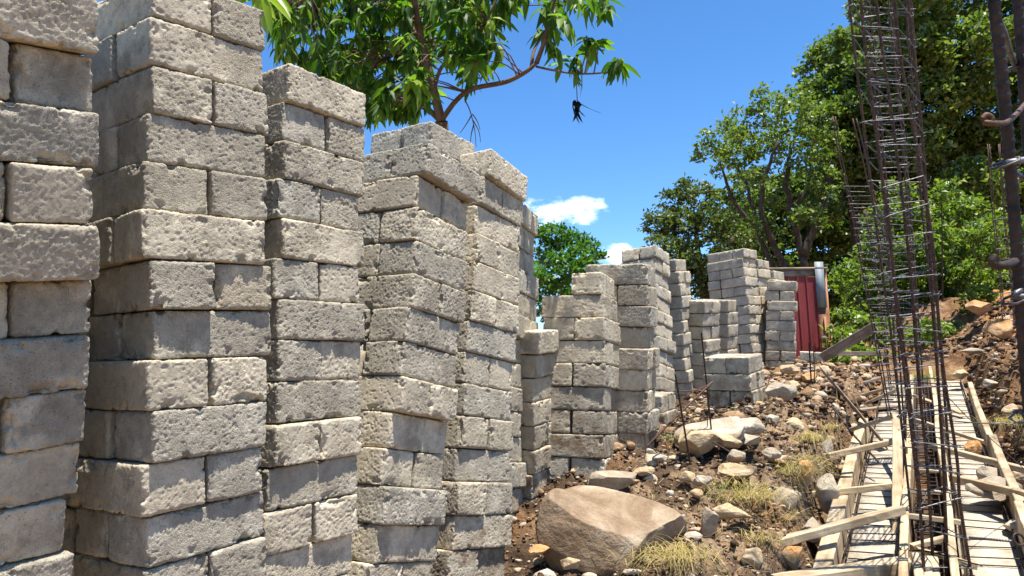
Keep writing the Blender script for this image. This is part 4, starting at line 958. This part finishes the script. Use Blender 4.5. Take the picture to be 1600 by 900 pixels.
bush('green shrub hanging over the top of the orange mound', [(1560, 350, 26), (1585, 400, 30), (1575, 440, 26), (1610, 360, 40), (1620, 430, 36)], 13.5, 54)
bush('low ground plants behind the slanting grey boards', [(1310, 560, 13), (1330, 565, 12), (1360, 555, 13), (1390, 560, 14), (1345, 548, 12)], 12, 55, 'bush', .14, .08, 26, 90)
bush('round laurel shrub rising between the left and right stacks', [(870, 370, 26), (845, 360, 18), (900, 375, 24), (925, 385, 12), (850, 400, 28), (885, 410, 28), (918, 412, 26), (860, 440, 28), (895, 450, 26), (845, 480, 24), (880, 490, 26), (935, 400, 9), (825, 430, 24)], 12, 56, 'bush_d', .11, .05, 44, 85)

# ------------------------------------------------------------------ mango tree over the stacks
def blade(n_, L, W_, rs, droop):
    """n_ lance-shaped leaves from the origin: arrays (n_, 12, 3); three across, bent down along the midrib"""
    t = np.array([0, .12, .38, .68, .9, 1.0]); wd = np.array([.06, .55, 1.0, .8, .35, .02])
    V = []
    for i in range(n_):
        l = L * rs.uniform(.75, 1.2); w_ = W_ * rs.uniform(.8, 1.15); k = droop * rs.uniform(.6, 1.3)
        z = -k * l * t ** 1.8; x = l * t * math.sqrt(max(.2, 1 - (k * .75) ** 2)); v = []
        for j in range(6):
            v += [(x[j], -w_ * wd[j] / 2, z[j] + w_ * wd[j] * .22), (x[j], 0, z[j]), (x[j], w_ * wd[j] / 2, z[j] + w_ * wd[j] * .22)]
        V.append(v)
    return np.array(V)
BF = np.array([[3*j+a, 3*j+a+1, 3*(j+1)+a+1, 3*(j+1)+a] for j in range(5) for a in (0, 1)])
def whorl(B, c, d, k, L, W_, rs, droop=.5):
    """a spray of leaves round the twig end c whose twig points along d"""
    d = d / np.linalg.norm(d); V = blade(k, L * rs.uniform(.75, 1.2), W_ * rs.uniform(.8, 1.15), rs, droop * rs.uniform(.4, 1.5))
    for i in range(k):
        az_ = rs.uniform(0, 2 * math.pi); el = rs.uniform(-.95, .35)
        x = np.array([math.cos(az_) * math.cos(el), math.sin(az_) * math.cos(el), math.sin(el)]) + d * .45; x /= np.linalg.norm(x)
        y = np.cross([0, 0, 1], x); y /= max(np.linalg.norm(y), 1e-6); y = y + np.cross(x, y) * rs.uniform(-.7, .7); y /= np.linalg.norm(y); z = np.cross(x, y)
        q = V[i] @ np.stack([x, y, z]); B.add((q + c - d * rs.uniform(0, .08), BF))
def mango():
    base = at(700, 700, 5.6); base[2] = .5
    root = empty('mango_tree', base); tag(root, 'mango tree hanging over the left stacks', 'tree'); rs = np.random.RandomState(8)
    T = Buf()
    def limb(pts, r0, r1):
        P = smooth_path(np.array([at(*p) for p in pts]), 6); T.add(tube(P - base, np.linspace(r0, r1, len(P)), 8)); return P
    tips = []
    P0 = np.array([base, at(702, 420, 5.6), at(696, 300, 5.5), at(690, 190, 5.3)]); P0 = smooth_path(P0, 6); T.add(tube(P0 - base, np.linspace(.07, .045, len(P0)), 10))
    main = [P0]
    for pts, a, b in (
        ([(690, 190, 5.3), (672, 120, 5.3), (658, 60, 5.3), (647, -10, 5.2), (640, -120, 5.2)], .034, .018),
        ([(690, 188, 5.3), (712, 158, 5.2), (738, 139, 5.1), (790, 128, 5.0), (822, 112, 4.9), (838, 98, 4.9)], .019, .013),
        ([(838, 98, 4.9), (852, 60, 4.85), (862, 20, 4.8), (880, -50, 4.8)], .014, .008),
        ([(830, 105, 4.9), (836, 75, 5.0), (858, 40, 5.1), (905, -30, 5.2)], .012, .007),
        ([(838, 104, 4.9), (865, 110, 4.85), (900, 115, 4.8), (940, 114, 4.75), (962, 107, 4.7)], .008, .004),
        ([(690, 190, 5.3), (665, 168, 5.4), (640, 157, 5.6), (600, 165, 5.9)], .022, .01),
        ([(678, 140, 5.3), (690, 105, 5.2), (720, 78, 5.1), (755, 40, 5.0), (785, -20, 5.0)], .014, .008),
        ([(660, 70, 5.3), (640, 40, 5.4), (600, 30, 5.6), (560, 28, 5.8)], .014, .007),
        ([(655, 55, 5.3), (600, 95, 5.6), (550, 120, 5.9), (500, 110, 6.1)], .012, .006),
        ([(645, 0, 5.2), (580, -20, 5.4), (500, -10, 5.6), (440, 20, 5.8)], .014, .006),
        ([(640, -60, 5.2), (720, -80, 5.0), (820, -60, 4.8), (920, -20, 4.7)], .014, .006),
        ([(600, 165, 5.9), (560, 150, 6.1), (520, 140, 6.2)], .010, .005),
        ([(500, -10, 5.6), (460, -60, 4.9), (425, -75, 4.2), (398, -75, 3.75)], .009, .005),
        ([(840, 100, 4.9), (846, 84, 4.9), (855, 60, 4.9)], .008, .005)):
        main.append(limb(pts, a, b))
    allp = np.concatenate(main[1:])
    L = Buf(); LY = Buf()
    poly_ = [(425, -70), (425, 95), (470, 100), (500, 120), (545, 165), (600, 195), (640, 195), (668, 150), (700, 120), (745, 128), (775, 70), (800, 40), (850, 75), (880, 85), (905, 100), (930, 85), (950, 40), (965, 10), (960, -70)]
    def inside(x, y):
        c = False; n = len(poly_)
        for i in range(n):
            x1, y1 = poly_[i]; x2, y2 = poly_[(i + 1) % n]
            if (y1 > y) != (y2 > y) and x < (x2 - x1) * (y - y1) / (y2 - y1) + x1: c = not c
        return c
    pts = []
    while len(pts) < 500:
        x, y = rs.uniform(420, 970), rs.uniform(-75, 196)
        if not inside(x, y): continue
        dens = 1.0 if x < 660 else (.5 if x < 800 else .22)
        if 770 < x < 815 and y > 55: continue
        if rs.rand() > dens: continue
        tx = 647 + (y + 10) * .215
        near_limb = abs(x - tx) < 20 or (685 < x < 845 and abs(y - (150 - (x - 720) * .35)) < 16)
        pts.append((x, y, rs.uniform(5.7, 6.4)) if near_limb else (x, y, (rs.uniform(5.0, 6.6) if x < 640 else rs.uniform(4.5, 5.6))))
    sp = [(872, 90, 4.85), (868, 78, 4.8), (905, 85, 4.8), (962, 107, 4.7), (955, 104, 4.7), (930, 62, 4.8), (905, 112, 4.8), (950, 20, 4.8), (925, 15, 4.8), (960, 112, 4.72)]
    for i, (x, y, d_) in enumerate(pts + sp):
        c = at(x, y, d_); j = np.argmin(((allp - c) ** 2).sum(1)); a = allp[j]; mid = (a + c) / 2 + rs.normal(0, .03, 3) + [0, 0, .04]
        v = c - mid; v = v / max(np.linalg.norm(v), 1e-6)
        if np.linalg.norm(a - c) < 1.3: T.add(tube(smooth_path(np.array([a, mid, c]) - base, 3), np.linspace(.005, .0025, 7), 5))
        else: T.add(tube(np.array([c - v * .25, c]) - base, .003, 5))
        small = x < 640
        (LY if rs.rand() < .06 and i < len(pts) else L)
        whorl(LY if rs.rand() < .05 else L, c - base, v + [0, 0, -.3], int(rs.randint(7, 12)) if i < len(pts) else 6, .12 if small else .145, .038 if small else .047, rs, .55)
    # young pale leaves close to the second stack
    for (x, y, d_) in ((395, -30, 3.6), (410, -12, 3.5), (380, -45, 3.6), (430, -10, 3.7)):
        whorl(LY, at(x, y, d_) - base, np.array([.6, -.3, -.3]), 7, .17, .045, rs, .35); T.add(tube(np.array([at(x, y, d_), at(400, -75, 3.75)]) - base, .005, 5))
    # bare twigs hanging below the fork
    for P in ([(726, 155, 5.1), (735, 175, 5.05), (742, 205, 5.0), (744, 230, 5.0)], [(737, 180, 5.05), (728, 195, 5.0), (719, 208, 5.0)], [(739, 188, 5.0), (748, 205, 5.0), (751, 222, 5.0)], [(740, 195, 5.0), (736, 212, 5.0), (735, 226, 5.0)], [(738, 178, 5), (746, 190, 5), (750, 203, 5)]):
        T.add(tube(smooth_path(np.array([at(*p) for p in P]) - base, 4), np.linspace(.0045, .002, 4 * (len(P) - 1) + 1), 5))
    T.add(tube(np.array([at(900, 114, 4.8), at(901, 135, 4.8), at(902, 158, 4.8)]) - base, .003, 5))
    T.build('trunk', M['bark_m'], root); L.build('crown', M['mango'], root); LY.build('young_leaves', M['mango_y'], root)
    D = Buf(); c = at(902, 158, 4.8)
    for i in range(7):
        V = blade(1, .13, .035, rs, .9)[0]; a_ = rs.uniform(0, 6.28); e_ = rs.uniform(-1.45, -1.0)
        x = np.array([math.cos(a_) * math.cos(e_), math.sin(a_) * math.cos(e_), math.sin(e_)]); y = np.cross([0, 0, 1], x); y /= np.linalg.norm(y); z = np.cross(x, y)
        V[:, 1] *= 1 + .6 * np.sin(V[:, 0] * 90); D.add((V @ np.stack([x, y, z]) + c - base + rs.normal(0, .008, 3), BF))
    D.build('dead_leaves', M['dead'], root)
mango()

# ------------------------------------------------------------------ grass tufts and small weeds
def tuft(px, py, d_, n_, L, label, mat='straw', seed=1, lean=(0, 0)):
    c = at(px, py, d_); rs = np.random.RandomState(seed); B = Buf()
    t = np.linspace(0, 1, 5)
    for i in range(n_):
        a = rs.uniform(0, 6.28); l = L * rs.uniform(.4, 1.7); out = rs.uniform(.2, 1.3); w_ = .0018 * rs.uniform(.7, 1.4)
        dx = np.array([math.cos(a), math.sin(a), 0]) * out + np.array([lean[0], lean[1], 0]); o0 = rs.normal(0, .05, 3) * [1.3, 1.3, .2]
        P = o0 + t[:, None] * dx * l + np.array([0, 0, 1]) * (l * (t * .8 - t ** 2.2 * rs.uniform(.5, 1.4)))[:, None]
        sd = np.array([-math.sin(a), math.cos(a), 0]) * w_; ww = (1 - t * .85)[:, None]
        v = np.stack([P - sd * ww, P + sd * ww], 1).reshape(-1, 3); f = np.array([[2*j, 2*j+1, 2*j+3, 2*j+2] for j in range(4)]); B.add((v, f))
    o = B.build('grass_tuft', M[mat], smooth=False); o.location = c; tag(o, label, 'grass tuft', 'grass tufts on the bank')
tuft(1062, 868, 3.55, 260, .17, 'large straw-coloured tuft under the boulder tip', seed=1, lean=(-.2, -.2))
tuft(1180, 775, 4.15, 190, .15, 'dry tuft right of the long tan stone', seed=2, lean=(.3, -.2))
tuft(1150, 758, 4.25, 90, .10, 'thin tuft under the yellow flat stone', seed=3)
tuft(1268, 688, 5.35, 150, .16, 'greenish tuft at the trench edge above the sawn brace', seed=4)
tuft(1238, 738, 4.7, 150, .17, 'dry tuft hanging over the shaded bank', seed=5, lean=(.3, -.3))
tuft(1185, 842, 3.9, 110, .12, 'dry tuft between the tan stones low on the bank', seed=6)
tuft(1290, 668, 5.9, 90, .12, 'small tuft beside the thin upright slab', 'straw', 7)
tuft(1585, 660, 5.7, 160, .17, 'tangle of dry roots on the right bank', seed=8, lean=(-.4, -.4))
tuft(1445, 590, 8.6, 120, .2, 'green weed at the foot of the right mound', 'bush', 9)
tuft(1122, 768, 4.2, 34, .06, 'tiny green weed by the pale stone', 'bush', 10)
tuft(1047, 683, 4.9, 26, .07, 'green sprout at the foot of the smooth stack', 'bush', 11)

def litter():
    rs = np.random.RandomState(12); n = 2600; ss = rs.uniform(-1.3, 6.5, n); tt = np.where(rs.rand(n) < .75, rs.uniform(-1.5, -.02, n), rs.uniform(TW, TW + 1.4, n))
    cl_ = fbm(np.stack([ss, tt, ss * 0], 1), 2.2, 2, .5, 61); k = cl_ > .47; ss, tt = ss[k], tt[k]; n = len(ss)
    C = np.stack([T0[0] + ss * U[0] + tt * NN[0], T0[1] + ss * U[1] + tt * NN[1], ss * 0], 1); C[:, 2] = ground(C[:, 0], C[:, 1]) + rs.uniform(.004, .03, n)
    a = rs.uniform(0, 6.28, n); D = np.stack([np.cos(a), np.sin(a), rs.normal(0, .35, n)], 1) * rs.uniform(.02, .085, n)[:, None]; W2 = np.stack([-np.sin(a), np.cos(a), a * 0], 1) * .0016
    B2 = rs.normal(0, .012, (n, 3)); v = np.stack([C - D - W2, C - D + W2, C + B2 + W2, C + B2 - W2, C + D + W2 * .4, C + D - W2 * .4], 1).reshape(-1, 3)
    i = np.arange(n)[:, None] * 6; f = np.concatenate([i + [0, 3, 2, 1], i + [3, 5, 4, 2]])
    tag(obj('dry_litter', mesh('dry_litter', v, f, M['straw'])), 'dry straw and root litter strewn over the dug soil', 'litter', kind='stuff')
litter()
tuft(1128, 778, 4.15, 60, .09, 'sparse wisp of straw behind the upright grey stone', seed=21, lean=(.5, -.1))
tuft(1250, 720, 4.85, 80, .12, 'wispy straw tuft above the sawn brace end', seed=22, lean=(.5, -.4))
tuft(1215, 808, 4.15, 60, .12, 'wisp of straw hanging by the grey slab in the bank', seed=23, lean=(.6, -.3))
tuft(1010, 872, 3.5, 70, .10, 'short straw wisp under the boulder belly', seed=24, lean=(.3, -.3))

# ------------------------------------------------------------------ red shed
def box(B, a, ex, ey, ez):
    a, ex, ey, ez = [np.array(q, float) for q in (a, ex, ey, ez)]
    v = np.array([a, a+ex, a+ex+ey, a+ey, a+ez, a+ex+ez, a+ex+ey+ez, a+ey+ez]); f = np.array([[0,3,2,1],[4,5,6,7],[0,1,5,4],[1,2,6,5],[2,3,7,6],[3,0,4,7]]); B.add((v, f)); return B
def paint_mat(name, a, c, rough=.6):
    m, t, b = new_mat(name, rough, .35); co = N(t, 'ShaderNodeTexCoord'); n = noise(t, co, 5, 6, .7, stretch=(1, 1, .25))
    Lk(t, ramp(t, n, 0, [(.35, a), (.65, c)]), 0, b, 'Base Color'); bump(t, b, noise(t, co, 40, 3), 0, .003); return m
M['red'] = paint_mat('red_sheet', (.17, .022, .022), (.27, .04, .035)); M['zinc'] = paint_mat('zinc_sheet', (.13, .155, .165), (.27, .30, .30), .6)
M['orangewood'] = paint_mat('orange_boards', (.30, .12, .05), (.42, .19, .09))
def shed():
    d_ = 12.0; a = at(1170, 600, d_); b = at(1301, 600, d_ + .2); a[2] = b[2] = .9; ex = (b - a); Lx = np.linalg.norm(ex); ex /= Lx; ey = np.array([.10, 1, 0]); ey /= np.linalg.norm(ey)
    ztop = at(1285, 428, d_)[2]; H_ = ztop - a[2]; root = empty('tool_shed', a); tag(root, 'small red sheet-metal shed with grey roof edge at the far end', 'shed')
    B = Buf(); n = 40; xs = np.linspace(0, Lx - .12, n * 8)       # ribbed sheet: flats with narrow upstanding seams
    off = np.where((xs % .155) < .022, .02, 0.0); P = [ex * x - ey * o for x, o in zip(xs, off)]
    v = np.array(P + [p + np.array([0, 0, H_]) for p in P]); m = len(xs); f = np.array([[i, i+1, m+i+1, m+i] for i in range(m - 1)]); B.add((v, f))
    B.build('wall', M['red'], root, False)
    B = Buf(); box(B, ex * (Lx + .02) + ey * .02, ex * .03, ey * 1.5, (0, 0, H_ + .12)); B.build('side_wall', M['orangewood'], root, False)
    B = Buf(); box(B, -ey * .0 + np.array([0, 0, H_ + .01]), ex * (Lx - .14), ey * .04, (0, 0, .10)); B.build('header_beam', M['wood_grey'], root, False)
    B = Buf(); box(B, -ex * .1 - ey * .04 + np.array([0, 0, H_ + .125]), ex * (Lx + .16), ey * 1.7, (0, 0, .03)); B.build('roof', M['wood_grey'], root, False)
    B = Buf(); box(B, ex * (Lx - .16) - ey * .04 + np.array([0, 0, H_ - .50]), ex * .15, ey * .025, (0, 0, .74)); B.build('corner_sheet', M['zinc'], root, False)
    B = Buf(); box(B, ex * (Lx - .14) - ey * .02, ex * .155, ey * .035, (0, 0, H_ - .50)); B.build('corner_board', M['wood_brown'], root, False)
    B = Buf(); box(B, ex * (Lx - .07) - ey * .045, ex * .03, ey * .02, (0, 0, H_ * .62)); B.build('batten', M['orangewood'], root, False)
    B = Buf(); box(B, ey * 1.5, ex * Lx, ey * .04, (0, 0, H_)); box(B, ey * .05, ex * .04, ey * 1.44, (0, 0, H_)); B.build('rear_wall', M['red'], root, False)
shed()
